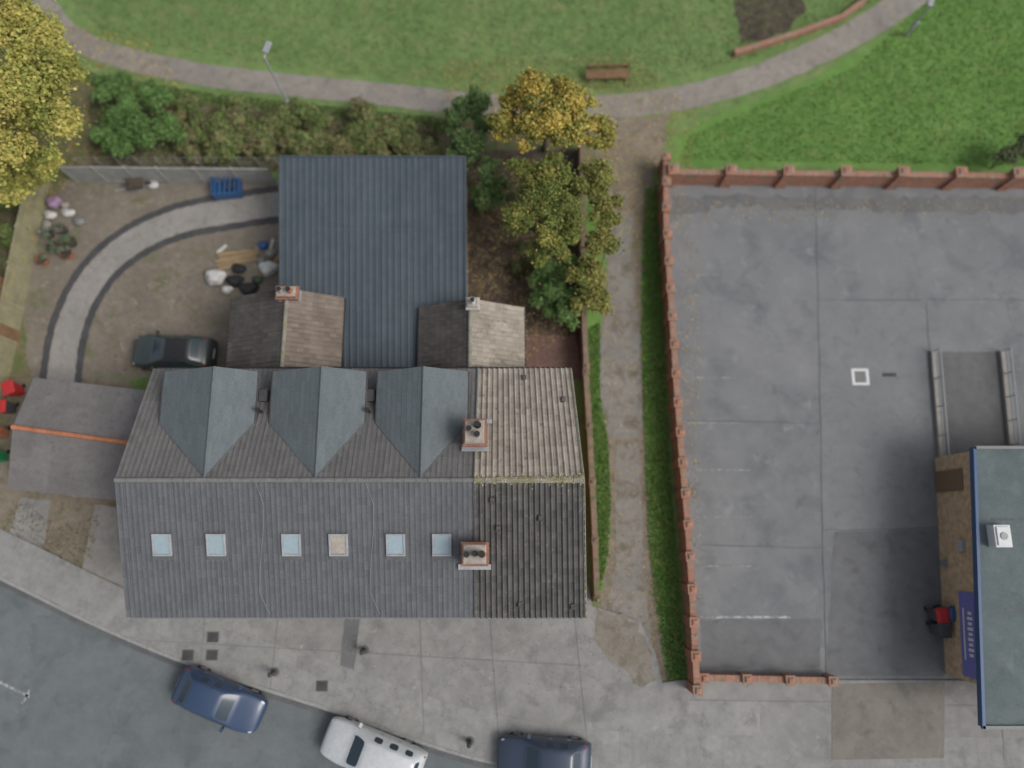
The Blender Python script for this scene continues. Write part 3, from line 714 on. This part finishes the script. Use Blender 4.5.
# metal roofed workshop
ws_=empty('workshop_building'); zm=2.9
q=[W(280,157,zm+.35),W(465,157,zm+.35),W(466,372,zm),W(281,372,zm)]
A=(q[3].x,yB-.0,zm);B=(q[2].x,yB-.0,zm);C=(q[1].x,q[1].y,zm+.35);D=(q[0].x,q[0].y,zm+.35)
tile_roof('metal_roof',A,B,C,D,.3,0,.03,.0,m_metal,ws_,seg=8)
mb=MB(); mb.prism([(A[0]+.1,A[1]),(B[0]-.1,B[1]),(C[0]-.1,C[1]-.1),(D[0]+.1,D[1]-.1)],0,zm-.08,m_render)
mb.build('walls',ws_)
mb=MB()
for P,Q in ((A,D),(D,C),(C,B)): mb.cyl(Vector(P)+Vector((0,0,.04)),Vector(Q)+Vector((0,0,.04)),.06,.06,m_metal,6)
for s in (.33,.66):
    p=Vector(A).lerp(Vector(D),s)+Vector((0,0,.055)); q_=Vector(B).lerp(Vector(C),s)+Vector((0,0,.055)); mb.cyl(p,q_,.01,.01,m_seam,5)
mb.build('roof_trim',ws_)
ob=empty('outbuilding'); e=2.5; r=3.2
a1=W(34,378,e);a2=W(157,392,e);b1=W(8,489,e);b2=W(126,501,e);r1=W(13,427,r);r2=W(137,444,r)
tile_roof('roof_north',a2,a1,r1,r2,.9,1.4,0,.02,m_shedt,ob); tile_roof('roof_south',b1,b2,r2,r1,.9,1.4,0,.02,m_shedt,ob)
ridge('ridge_tiles',r1+Vector((0,0,.05)),r2+Vector((0,0,.05)),.11,m_orange,ob)
mb=MB(); i_=lambda p,c=((a1+a2+b1+b2)/4): c+(p-c)*.95
pp=[i_(a1),i_(a2),i_(b2),i_(b1)]; mb.prism(pp,0,e-.05,m_brick)
mb.poly([tuple(i_(a1)),tuple(i_(r1)),tuple(i_(b1))],m_brick); mb.poly([tuple(i_(a2)),tuple(i_(r2)),tuple(i_(b2))],m_brick)
cx=(pp[2]+pp[3])/2; window(mb,cx.x,cx.y,1.5,1.2,1.0,-1); mb.build('walls',ob)
sd=empty('garden_shed'); a=W(-70,262,2.2);b=W(-8,272,2.2);c=W(-12,330,2.2);d=W(-76,324,2.2); rr=(a+d)/2;rr.z=2.7; r2_=(b+c)/2;r2_.z=2.7
tile_roof('roof_north',b,a,rr,r2_,.22,.3,.03,.02,m_brown,sd); tile_roof('roof_south',d,c,r2_,rr,.22,.3,.03,.02,m_brown,sd)
mb=MB(); mb.prism([a,b,c,d],0,2.15,m_wood2); mb.build('walls',sd)
# ============================================================ FENCES
def fence(name,px,h,mat,post=1.8,pm=None):
    L=[W(u,v,0) for u,v in px]; mb=MB()
    for a,b in zip(L[:-1],L[1:]):
        d=b-a; n=max(1,round(d.length/post)); an=math.atan2(d.y,d.x)
        for k in range(n):
            p=a.lerp(b,k/n); q=a.lerp(b,(k+1)/n); m_=(p+q)/2
            mb.box((p.x,p.y,h/2),(.11,.11,h+.12),pm or mat,an)
            nb=int((q-p).length/.15)
            for j in range(nb):
                c=p.lerp(q,(j+.5)/nb); mb.box((c.x,c.y,h/2-.02+random.uniform(-.015,.015)),(.142,.022,h-.06),mat,an+random.uniform(-.03,.03))
            mb.box((m_.x,m_.y,h-.02),((q-p).length-.1,.07,.05),mat,an)
    return mb.build(name)
fence('timber_fence',[(50,185),(38,240),(24,310),(10,376),(2,440)],1.7,m_fence)
fence('timber_fence',[(78,182),(170,183),(278,184)],1.6,surf('pale_fence',S(154,154,150),S(140,140,135),2,fine=20,fa=.15))
mb=MB()
for k in range(11):
    p=W(86+k*19.5,168,0); mb.cyl((p.x,p.y,0),(p.x,p.y,1.1),.035,.035,m_conc2,6)
p=W(86,168,0);q=W(281,168,0)
for z in (.3,.65,1.05): mb.cyl((p.x,p.y,z),(q.x,q.y,z),.009,.009,m_steel,5)
mb.build('post_and_wire_fence')
# ============================================================ VEHICLES
def inset_glass(bm,faces,th,mg):
    bmesh.ops.inset_region(bm,faces=faces,thickness=th,use_even_offset=True)
    for f in faces: f.material_index=mg
cg=plain('car_glass',S(48,62,72),.12,0,.45)
def car(name,loc,rz,paint,roofm=None,scale=1,est=False):
    root=empty(name,loc,rz); root.scale=(scale,)*3
    if est: 
        rear=[(-.5,.88,.93,1.46,.58),(-1.2,.88,.94,1.46,.57),(-1.85,.86,.95,1.38,.54),(-2.12,.82,.93,1.0,.62),(-2.25,.76,.72,.76,.58),(-2.27,.7,.45,.47,.5)]
    else:
        rear=[(-.45,.88,.93,1.45,.58),(-1.1,.88,.94,1.42,.56),(-1.62,.85,.95,1.08,.6),(-1.85,.82,.92,.98,.6),(-2.03,.76,.74,.78,.56),(-2.07,.7,.45,.47,.5)]
    st=[(2.12,.60,.48,.50,.44),(2.05,.72,.62,.66,.56),(1.8,.82,.72,.78,.64),(1.4,.87,.82,.88,.68),(.98,.88,.90,.97,.70),(.18,.885,.92,1.36,.575)]+rear
    bm=bmesh.new(); rows=[]
    for (x,hw,zb,zt,hr) in st:
        sec=[(0,.2),(hw-.1,.2),(hw-.01,.34),(hw,.55*zb+.12),(hw-.03,zb),(hr,zt),(hr*.55,zt+.035),(0,zt+.045)]
        rows.append(([bm.verts.new((x,y,z)) for y,z in sec],[None]+[bm.verts.new((x,-y,z)) for y,z in sec[1:-1]]+[None]))
    def gv(i,j,s):
        if s==1 or j in(0,7): return rows[i][0][j]
        return rows[i][1][j]
    fm={}
    for i in range(len(st)-1):
        for j in range(7):
            for s in (1,-1):
                q=[gv(i,j,s),gv(i,j+1,s),gv(i+1,j+1,s),gv(i+1,j,s)]
                if s==-1: q=q[::-1]
                f=bm.faces.new(q); fm[(i,j,s)]=f; f.material_index=0
    for i in (0,len(st)-1):
        loop=[rows[i][0][j] for j in range(8)]+[rows[i][1][j] for j in range(6,0,-1)]
        bm.faces.new(loop)
    bmesh.ops.recalc_face_normals(bm,faces=bm.faces[:])
    for s in (1,-1):
        inset_glass(bm,[fm[(1,4,s)]],.02,3)
    inset_glass(bm,[fm[(4,j,s)] for j in (5,6) for s in (1,-1)],.04,1)
    ri=8 if est else 7
    for s in (1,-1): inset_glass(bm,[fm[(ri+1,4,s)]],.02,4)
    inset_glass(bm,[fm[(ri,j,s)] for j in (5,6) for s in (1,-1)],.05,1)
    for s in (1,-1):
        inset_glass(bm,[fm[(5,4,s)]],.045,1)
        inset_glass(bm,[fm[(6,4,s)]],.045,1)
        if est: inset_glass(bm,[fm[(7,4,s)]],.06,1)
    if roofm:
        for i in (5,6):
            for j in (5,6):
                for s in (1,-1): fm[(i,j,s)].material_index=2
    me=bpy.data.meshes.new('body'); bm.to_mesh(me); bm.free()
    for m in (paint,cg,roofm or paint,m_lamp,m_tail): me.materials.append(m)
    for p in me.polygons: p.use_smooth=True
    o=link(bpy.data.objects.new('body',me),root); ss=o.modifiers.new('s','SUBSURF'); ss.levels=2; ss.render_levels=2
    for x in (1.3,-1.3):
        for s in (1,-1):
            mb=MB(); mb.cyl((x,s*.68,.31),(x,s*.865,.31),.31,.31,m_black,24); mb.cyl((x,s*.865,.31),(x,s*.873,.31),.2,.18,m_alloy,12); mb.build('wheel',root,bevel=.02)
    mb=MB(); xb=st[-1][0]
    for s in (1,-1):
        mb.box((.78,s*.95,.96),(.13,.18,.12),paint,s*.15); mb.box((.80,s*.86,.93),(.07,.1,.04),m_black)
    mb.box((2.07,0,.40),(.05,.8,.14),m_black); mb.box((2.10,0,.42),(.02,.5,.11),m_white); mb.box((xb+.02,0,.6),(.04,.5,.11),m_lamp)
    mb.box((.93,0,.985),(.1,1.1,.02),m_black); mb.box((.78,.25,1.08),(.02,.5,.015),m_black,.2); mb.box((.78,-.3,1.08),(.02,.5,.015),m_black,.2)
    mb.cyl((xb+.85,0,1.42),(xb+.7,0,1.55),.008,.004,m_black,5)
    for s in (1,-1): mb.box((-.2,s*.875,.80),(.16,.02,.03),m_alloy); mb.box((-1.0,s*.875,.82),(.16,.02,.03),m_alloy)
    mb.build('fittings',root,bevel=.012)
    return root
pb=carpaint('car_paint_blue',S(44,64,94)); pw=carpaint('car_paint_white',S(192,195,197)); pd=carpaint('car_paint_navy',S(48,60,80)); pg=carpaint('car_paint_dark_green',S(48,58,58))
c=W(218,700,.7); car('parked_car',(c.x,c.y,.01),math.radians(-22),pb,scale=1.0)
c=W(371,753,.7); car('parked_car',(c.x,c.y,.01),math.radians(180-20),pw,scale=1.06,est=True)
c=W(545,759,.7); car('parked_car',(c.x,c.y,.01),math.radians(180-4),pd,scale=1.0)
c=W(173,352,.7); car('parked_car',(c.x,c.y,.02),math.radians(180-2),pg,roofm=m_black,scale=.98)
# ============================================================ STREET FURNITURE
def lamp_post(px,h,armdir,al):
    p=W(*px,0); mb=MB(); mb.cyl((p.x,p.y,0),(p.x,p.y,1.2),.09,.085,m_steel,12); mb.cyl((p.x,p.y,1.2),(p.x,p.y,h),.06,.045,m_steel,12)
    e=Vector((p.x,p.y,h))+Vector((armdir[0]*al,armdir[1]*al,.12)); mb.cyl((p.x,p.y,h),e,.035,.03,m_steel,8)
    mb.box((e.x+armdir[0]*.2,e.y+armdir[1]*.2,e.z+.02),(.62,.26,.13),m_steel,math.atan2(armdir[1],armdir[0]))
    mb.box((e.x+armdir[0]*.22,e.y+armdir[1]*.22,e.z-.055),(.4,.18,.04),m_lamp,math.atan2(armdir[1],armdir[0]))
    mb.box((p.x,p.y,.9),(.2,.2,.5),m_steel); return mb.build('street_lamp',bevel=.01)
lamp_post((293,113),4.6,(.3,.95),.3)
lamp_post((906,36),2.2,(.3,.9),.05)
def bench(px,rz):
    c=W(*px,0); r=empty('park_bench',(c.x,c.y,0),rz); mb=MB()
    for k in range(4): mb.box((0,-.2+k*.12,.45),(2.4,.1,.04),m_wood2)
    mb.build('seat',r); mb=MB()
    for k in range(3): mb.box((0,.3,.58+k*.1),(2.4,.035,.08),m_wood2)
    mb.build('backrest',r)
    for i,x in enumerate((-1,0,1)):
        mb=MB(); mb.box((x,-.2,.22),(.07,.07,.44),m_wood2); mb.box((x,.26,.42),(.07,.07,.8),m_wood2); mb.box((x,.03,.41),(.07,.5,.05),m_wood2); mb.build('leg_%d'%(i+1),r)
bench((607,79),0.03)
mb=MB(); L=[W(u,v,0) for u,v in [(733,56),(790,38),(840,20),(862,4),(868,-20)]]
for a,b in zip(L[:-1],L[1:]):
    d=b-a; an=math.atan2(d.y,d.x); mb.box(((a.x+b.x)/2,(a.y+b.y)/2,.15),(d.length,.24,.3),m_brickw,an); mb.box(((a.x+b.x)/2,(a.y+b.y)/2,.33),(d.length,.28,.06),m_cope,an)
mb.build('low_brick_wall')
def bollard(px):
    p=W(*px,.1); mb=MB(); mb.cyl((p.x,p.y,.1),(p.x,p.y,.85),.1,.09,m_edge,14); mb.cyl((p.x,p.y,.85),(p.x,p.y,.92),.11,.06,m_edge,14); mb.cyl((p.x,p.y,.1),(p.x,p.y,.13),.2,.2,m_seam,14); mb.build('bollard')
for q in [(275,672),(365,650),(470,741)]: bollard(q)
def bin_(px,mat,lid,z=0,rz=0,name='wheelie_bin'):
    p=W(*px,z); r=empty(name,(p.x,p.y,z),rz); mb=MB()
    mb.box((0,0,.52),(.46,.5,.9),mat); 
    for i in range(4): x,y,zz=mb.v[i]; mb.v[i]=(x*.8,y*.8,zz)
    for i in range(4,8): x,y,zz=mb.v[i]; mb.v[i]=(x*1.15,y*1.15,zz)
    mb.build('body',r,bevel=.02); mb=MB(); mb.box((0,.01,1.0),(.58,.66,.05),lid); mb.box((0,0,1.04),(.46,.5,.04),lid,taper=.8); mb.cyl((-.22,.36,1.0),(.22,.36,1.0),.02,.02,mat,8); mb.build('lid',r,bevel=.015)
    mb=MB(); 
    for s in (-1,1): mb.cyl((s*.2,.24,.1),(s*.26,.24,.1),.1,.1,m_black,14)
    mb.build('wheels',r)
bin_((930,613),m_edge,m_red,.03,.1); bin_((942,612),m_bfascia,m_bfascia,.03,-.1)
bin_((932,628),m_edge,m_edge,.03,.05)
bin_((6,458),m_green,m_green,.01,.3); bin_((22,392),m_red,m_red,.01,.4); bin_((6,434),m_orange,m_orange,.01,.2); bin_((14,410),m_edge,m_red,.01,.1)
def sack(name,px,r,mat,z=0,k=1):
    p=W(*px,z); bm=bmesh.new(); bmesh.ops.create_icosphere(bm,subdivisions=3,radius=r)
    ph=random.random()*9; sx=random.uniform(.8,1.3); sy=random.uniform(.7,1.1)
    for v in bm.verts:
        n=1+.2*math.sin(v.co.x*9+ph)*math.cos(v.co.y*8+ph)+.1*math.sin(v.co.z*14+ph*2)+random.uniform(-.06,.06)
        v.co*=n; v.co.x*=sx; v.co.y*=sy; v.co.z=v.co.z*.65+r*.5; v.co.z=max(v.co.z,0)
    me=bpy.data.meshes.new(name); bm.to_mesh(me); bm.free(); me.materials.append(mat)
    for q in me.polygons: q.use_smooth=True
    o=bpy.data.objects.new(name,me); o.location=(p.x,p.y,.02); return link(o)
for px,r_,m_ in [((217,279),.46,m_bag),((236,282),.36,m_black),((250,290),.38,m_black),((240,270),.3,m_black),((270,270),.4,m_bag),((272,254),.28,m_conc2),((264,246),.26,m_blue),((228,290),.26,m_bag),((262,262),.24,m_gutter),((258,280),.24,m_dgreen),((57,204),.4,m_bagp),((70,214),.3,m_bag),((52,216),.28,m_bag),((80,222),.24,m_gutter),((48,226),.24,m_conc2),((66,206),.26,m_conc2)]: sack('rubbish_sack',px,r_,m_)
mb=MB(); c=W(237,258,0)
for k in range(7): mb.box((c.x+random.uniform(-.15,.15),c.y-.3+.1*k,.07+.05*(k%3)),(2.1+random.uniform(-.3,.2),.1,.06),m_wood,.12+random.uniform(-.04,.04))
mb.build('timber_planks')
mb=MB()
for k,(u,v,a) in enumerate([(222,250,.8),(226,268,.2),(272,246,1.4),(276,262,1.2)]):
    c=W(u,v,0); mb.box((c.x,c.y,.06),(.7,.14,.08),m_wood if k%2 else m_bag,a)
mb.build('timber_offcuts')
c=W(230,190,0); r=empty('blue_crate',(c.x,c.y,.02),.08); mb=MB()
mb.box((0,0,.1),(1.4,1.15,.06),m_blue)
for s in (-1,1):
    mb.box((s*.69,0,.42),(.05,1.15,.62),m_blue); mb.box((0,s*.56,.42),(1.32,.05,.62),m_blue)
for k in range(5): mb.box((-.52+.26*k,0,.70),(.07,1.06,.05),m_blue)
mb.box((.2,.1,.3),(.6,.5,.3),m_edge,.3); mb.build('crate_body',r)
c=W(140,188,0); r=empty('wheelbarrow',(c.x,c.y,.02),.2); mb=MB()
mb.box((0,0,.42),(.9,.62,.3),m_edge); 
for i in range(4): x,y,z=mb.v[i]; mb.v[i]=(x*.6,y*.6,z)
mb.box((0,0,.575),(.84,.56,.01),m_soil); mb.build('tray',r); mb=MB()
for s in (-1,1): mb.cyl((.6,s*.05,.2),(-1.0,s*.28,.62),.02,.02,m_steel,8); mb.cyl((-.25,s*.2,.42),(-.35,s*.24,0),.018,.018,m_steel,8)
mb.build('frame',r); mb=MB(); mb.cyl((.58,-.05,.19),(.58,.05,.19),.19,.19,m_black,16); mb.build('wheel',r)
sack('rubbish_sack',(134,183),.24,m_blue); sack('rubbish_sack',(154,186),.22,m_bag)
def pot(px,r,h,mat,plant=True,cols=None):
    p=W(*px,0); mb=MB(); mb.cyl((p.x,p.y,.02),(p.x,p.y,h),r*.7,r,mat,16,cap=False); mb.cyl((p.x,p.y,h-.06),(p.x,p.y,h-.05),r*.92,r*.92,m_soil,16); mb.cyl((p.x,p.y,h-.03),(p.x,p.y,h+.02),r*1.06,r*1.06,mat,16,cap=False)
    t=mb.build('plant_pot')
    if plant:
        P,Nn,s,c=leafy([(p.x,p.y,h+.2,r*1.2)],260,.08,cols,sub=4); build_cards('foliage',P,Nn,s,c,m_leaf,t)
for (u,v) in [(52,236),(66,232),(74,244),(58,250),(70,256),(46,262)]: pot((u,v),random.uniform(.22,.34),.4,random.choice([m_terr,m_edge,m_dgreen]),True,[S(104,118,98),S(126,124,118),S(90,106,78)])
# ============================================================ VEGETATION
b=W(535,230,0)
tree('garden_tree',(b.x,b.y),[WC(522,178,4.6,1.0),WC(545,185,5.0,1.15),WC(562,205,4.8,1.1),WC(540,225,4.9,1.15),WC(520,208,4.6,1.0),WC(560,240,4.2,1.0),WC(538,252,4.0,.8),WC(560,168,4.6,.8)],34000,.07,[S(124,126,64),S(106,118,60),S(96,110,56),S(142,136,72),S(114,122,66)],r0=.14,spread=.36,sub=12)
b=W(604,215,0)
tree('roadside_tree',(b.x,b.y),[WC(596,180,4.2,1.0),WC(600,212,4.4,1.1),WC(598,245,3.8,1.0),WC(588,272,3.2,.9),WC(592,300,2.6,.75)],20000,.08,[S(136,132,74),S(122,124,66),S(144,138,78),S(110,120,64)],r0=.12,sub=10,spread=.40)
b=W(545,150,0)
tree('autumn_tree',(b.x,b.y),[WC(512,112,5,1.1),WC(535,96,5.4,1.2),WC(560,96,5.2,1.1),WC(575,112,5.2,1.1),WC(590,135,4.6,1.0),WC(555,125,5.4,1.2),WC(528,130,5,1.1),WC(500,125,4.6,.8)],26000,.09,[S(178,156,76),S(164,150,76),S(146,142,72),S(184,162,86),S(130,134,70),S(138,138,70)],r0=.16,spread=.40,sub=11)
shrub('shrub',[WC(462,112,2.6,.9),WC(472,138,2.8,1.0),WC(460,165,2.4,.8),WC(486,172,2.6,.9),WC(490,196,2.0,.8),WC(478,100,2.2,.8),WC(455,140,1.8,.7)],16000,.08,[S(98,122,74),S(88,112,66),S(112,132,82)],sub=9)
shrub('shrub',[WC(560,285,1.9,.8),WC(545,296,1.6,.7),WC(568,305,1.9,.65),WC(556,312,1.4,.6),WC(540,278,1.5,.6),WC(572,322,1.5,.45),WC(572,268,2.0,.6),WC(548,268,1.8,.6)],14000,.075,[S(106,136,78),S(124,150,92),S(88,114,64)],sub=9)
shrub('shrub',[WC(505,190,1,.7),WC(540,262,.8,.7),WC(524,248,.6,.5),WC(478,208,.9,.5),WC(515,270,.5,.5)],4000,.07,[S(84,92,58),S(104,112,68),S(76,80,52)])
b=W(-5,120,0)
tree('autumn_tree',(b.x,b.y),[WC(10,20,6.5,1.9),WC(45,50,6.5,1.8),WC(20,85,7,2.0),WC(55,110,6.2,1.6),WC(15,140,6.2,1.8),WC(-30,60,7,2.2),WC(-40,130,6.6,2.2),WC(40,160,5,1.2),WC(-20,10,6.8,2.2),WC(70,75,5,1.0),WC(20,185,4.2,1.0)],60000,.10,[S(170,163,88),S(154,154,82),S(180,169,96),S(138,146,76),S(150,151,80)],r0=.28,sub=13,spread=.38)
cl=[]
for u,v,rr in [(112,88,1.1),(125,112,1.2),(140,132,1.1),(160,100,.8),(170,128,.9),(112,135,.9),(150,92,.7),(120,150,.6)]: cl.append(WC(u,v,1.4,rr))
shrub('hedge',cl,20000,.08,[S(98,128,72),S(108,138,80),S(88,114,64)],sub=9)
cl=[]
for k in range(64):
    u=175+k*4.3+random.uniform(-5,5); v=random.uniform(102+(u-185)*.08,156); cl.append(WC(u,v,random.uniform(.4,1.0),random.uniform(.45,.95)))
shrub('scrub_bushes',cl,56000,.075,[S(114,128,78),S(124,134,84),S(102,118,68),S(134,130,90),S(106,124,72),S(128,116,88)],sub=6,spread=.5)
shrub('shrub',[WC(8,205,1.2,.9),WC(-10,230,1.2,1.0),WC(12,235,.9,.7),WC(20,195,.9,.6)],6000,.09,[S(92,108,62),S(104,116,68)])
shrub('shrub',[WC(1008,155,1.4,.7),WC(1022,148,1.5,.8)],5000,.08,[S(102,112,80),S(88,100,66)])
gcol=[S(96,121,68),S(108,130,78),S(86,108,58),S(120,129,86)]
gl2=[S(88,123,56),S(100,136,68),S(80,110,50),S(114,134,76)]
gw=[S(112,112,84),S(120,116,90),S(98,102,72),S(124,112,90)]
def weedpatch(poly,n,h=.13): blades('weeds',scatter(poly,n),h,gw)
weedpatch([(12,505),(30,500),(52,530),(100,515),(92,560),(60,570),(0,540)],900,.1)
blades('grass_tufts',scatter([(-60,-80),(1100,-80),(1100,-20),(900,-8),(820,32),(750,60),(640,88),(520,92),(400,80),(250,62),(110,38),(60,-10)],40000),.09,gcol)
blades('lush_grass_tufts',scatter([(690,135),(760,105),(850,70),(940,-10),(1150,-60),(1150,168),(680,160)],30000),.09,gl2)
blades('verge_grass',scatter([(644,190),(657,186),(662,300),(666,400),(672,500),(680,600),(686,682),(668,686),(656,610),(648,540),(644,440),(641,330)],14000),.10,gl2,lean=.9)
blades('verge_grass',scatter([(584,332),(600,322),(600,395),(608,440),(611,500),(608,555),(600,592),(596,540),(590,440)],9000),.10,gl2,lean=.9)
blades('verge_grass',scatter([(30,55),(100,76),(200,92),(300,104),(440,118),(440,126),(300,114),(200,104),(100,90)],7000),.14,gcol)
weedpatch([(90,172),(280,172),(280,150),(440,158),(440,126),(200,104),(90,90)],12000,.16)
weedpatch([(-60,200),(40,200),(24,300),(8,376),(-60,376)],5000,.14)
blades('yard_weeds',scatter([(90,330),(140,260),(220,235),(270,240),(225,320),(120,378)],2500),.08,gw)
def litter(name,poly,n,size,cols,z):
    P=scatter(poly,n); C=np.concatenate([P,np.full((n,1),z)],1); C[:,2]+=rng.uniform(.005,.02,n)
    Nn=rng.normal(size=(n,3))*.25+np.array([0,0,1]); Nn/=np.linalg.norm(Nn,axis=1)[:,None]
    cols=np.array([c[:3] for c in cols]); build_cards(name,C,Nn,size*rng.uniform(.6,1.3,n),cols[rng.integers(0,len(cols),n)]*rng.uniform(.8,1.2,n)[:,None],m_blade)
LF=[S(172,148,84),S(154,122,74),S(138,106,70),S(180,164,96)]
litter('fallen_leaves',[(440,60),(640,55),(700,120),(680,240),(600,240),(600,130),(450,125)],3000,.05,LF,.02)
litter('fallen_leaves',[(0,10),(150,40),(200,110),(100,170),(0,230)],2500,.06,LF,.02)
litter('fallen_leaves',[(466,160),(574,160),(578,330),(520,366),(500,300),(468,300)],2600,.05,LF+[S(90,74,58)],.02)
litter('fallen_leaves',[(600,240),(655,240),(680,660),(600,650)],900,.045,LF,.03)
litter('fallen_leaves',[(676,200),(720,200),(1020,200),(1020,212),(700,225),(700,600),(690,600)],900,.045,LF+[S(150,150,140)],.045)
litter('gravel_debris',[(130,615),(690,615),(690,690),(400,720),(150,650)],1500,.03,[S(96,94,90),S(156,152,147),S(130,114,90)],.108)
n=700; s=rng.random(n); P=np.stack([xP+(xRr-xP)*s,yR+rng.normal(0,.09,n),np.zeros(n)],1); P[:,2]=ZR+.17-np.abs(P[:,1]-yR)*.45
Nn=rng.normal(size=(n,3))*.4+np.array([0,0,1]); Nn/=np.linalg.norm(Nn,axis=1)[:,None]
cc=np.array([c[:3] for c in [S(162,154,96),S(134,130,88),S(180,174,152),S(110,108,80)]])[rng.integers(0,4,n)]
build_cards('ridge_moss',P,Nn,.035*rng.uniform(.6,1.3,n),cc,m_blade,sub)
# ============================================================ LIGHT, SKY, CAMERA
w=bpy.data.worlds.new('World'); sc.world=w; w.use_nodes=True; nt=w.node_tree
sk=nt.nodes.new('ShaderNodeTexSky'); sk.sky_type='NISHITA'; sk.sun_disc=False
el=math.radians(48); az=math.radians(110)
sk.sun_elevation=el; sk.sun_rotation=az; sk.dust_density=4; sk.ozone_density=1.0
hs=nt.nodes.new('ShaderNodeHueSaturation'); hs.inputs['Saturation'].default_value=.38
bg=nt.nodes['Background']; bg.inputs['Strength'].default_value=.15
nt.links.new(sk.outputs[0],hs.inputs['Color']); nt.links.new(hs.outputs[0],bg.inputs['Color'])
sl_=bpy.data.lights.new('sun','SUN'); sl_.energy=1.5; sl_.angle=math.radians(25); sl_.color=(1,.97,.92)
so=bpy.data.objects.new('sun',sl_); link(so)
dv=Vector((math.sin(az)*math.cos(el),math.cos(az)*math.cos(el),math.sin(el)))
so.rotation_euler=dv.to_track_quat('Z','Y').to_euler(); so.location=dv*60
cam=bpy.data.cameras.new('camera'); cam.sensor_width=36; cam.lens=F/1024*36; cam.clip_end=2000
cam.dof.use_dof=True; cam.dof.focus_distance=28.5; cam.dof.aperture_fstop=.0249/.6
co=bpy.data.objects.new('camera',cam); co.location=(0,0,H); co.rotation_euler=(TH,0,0); link(co); sc.camera=co
sc.view_settings.view_transform='Standard'; sc.view_settings.look='None'; sc.view_settings.exposure=0
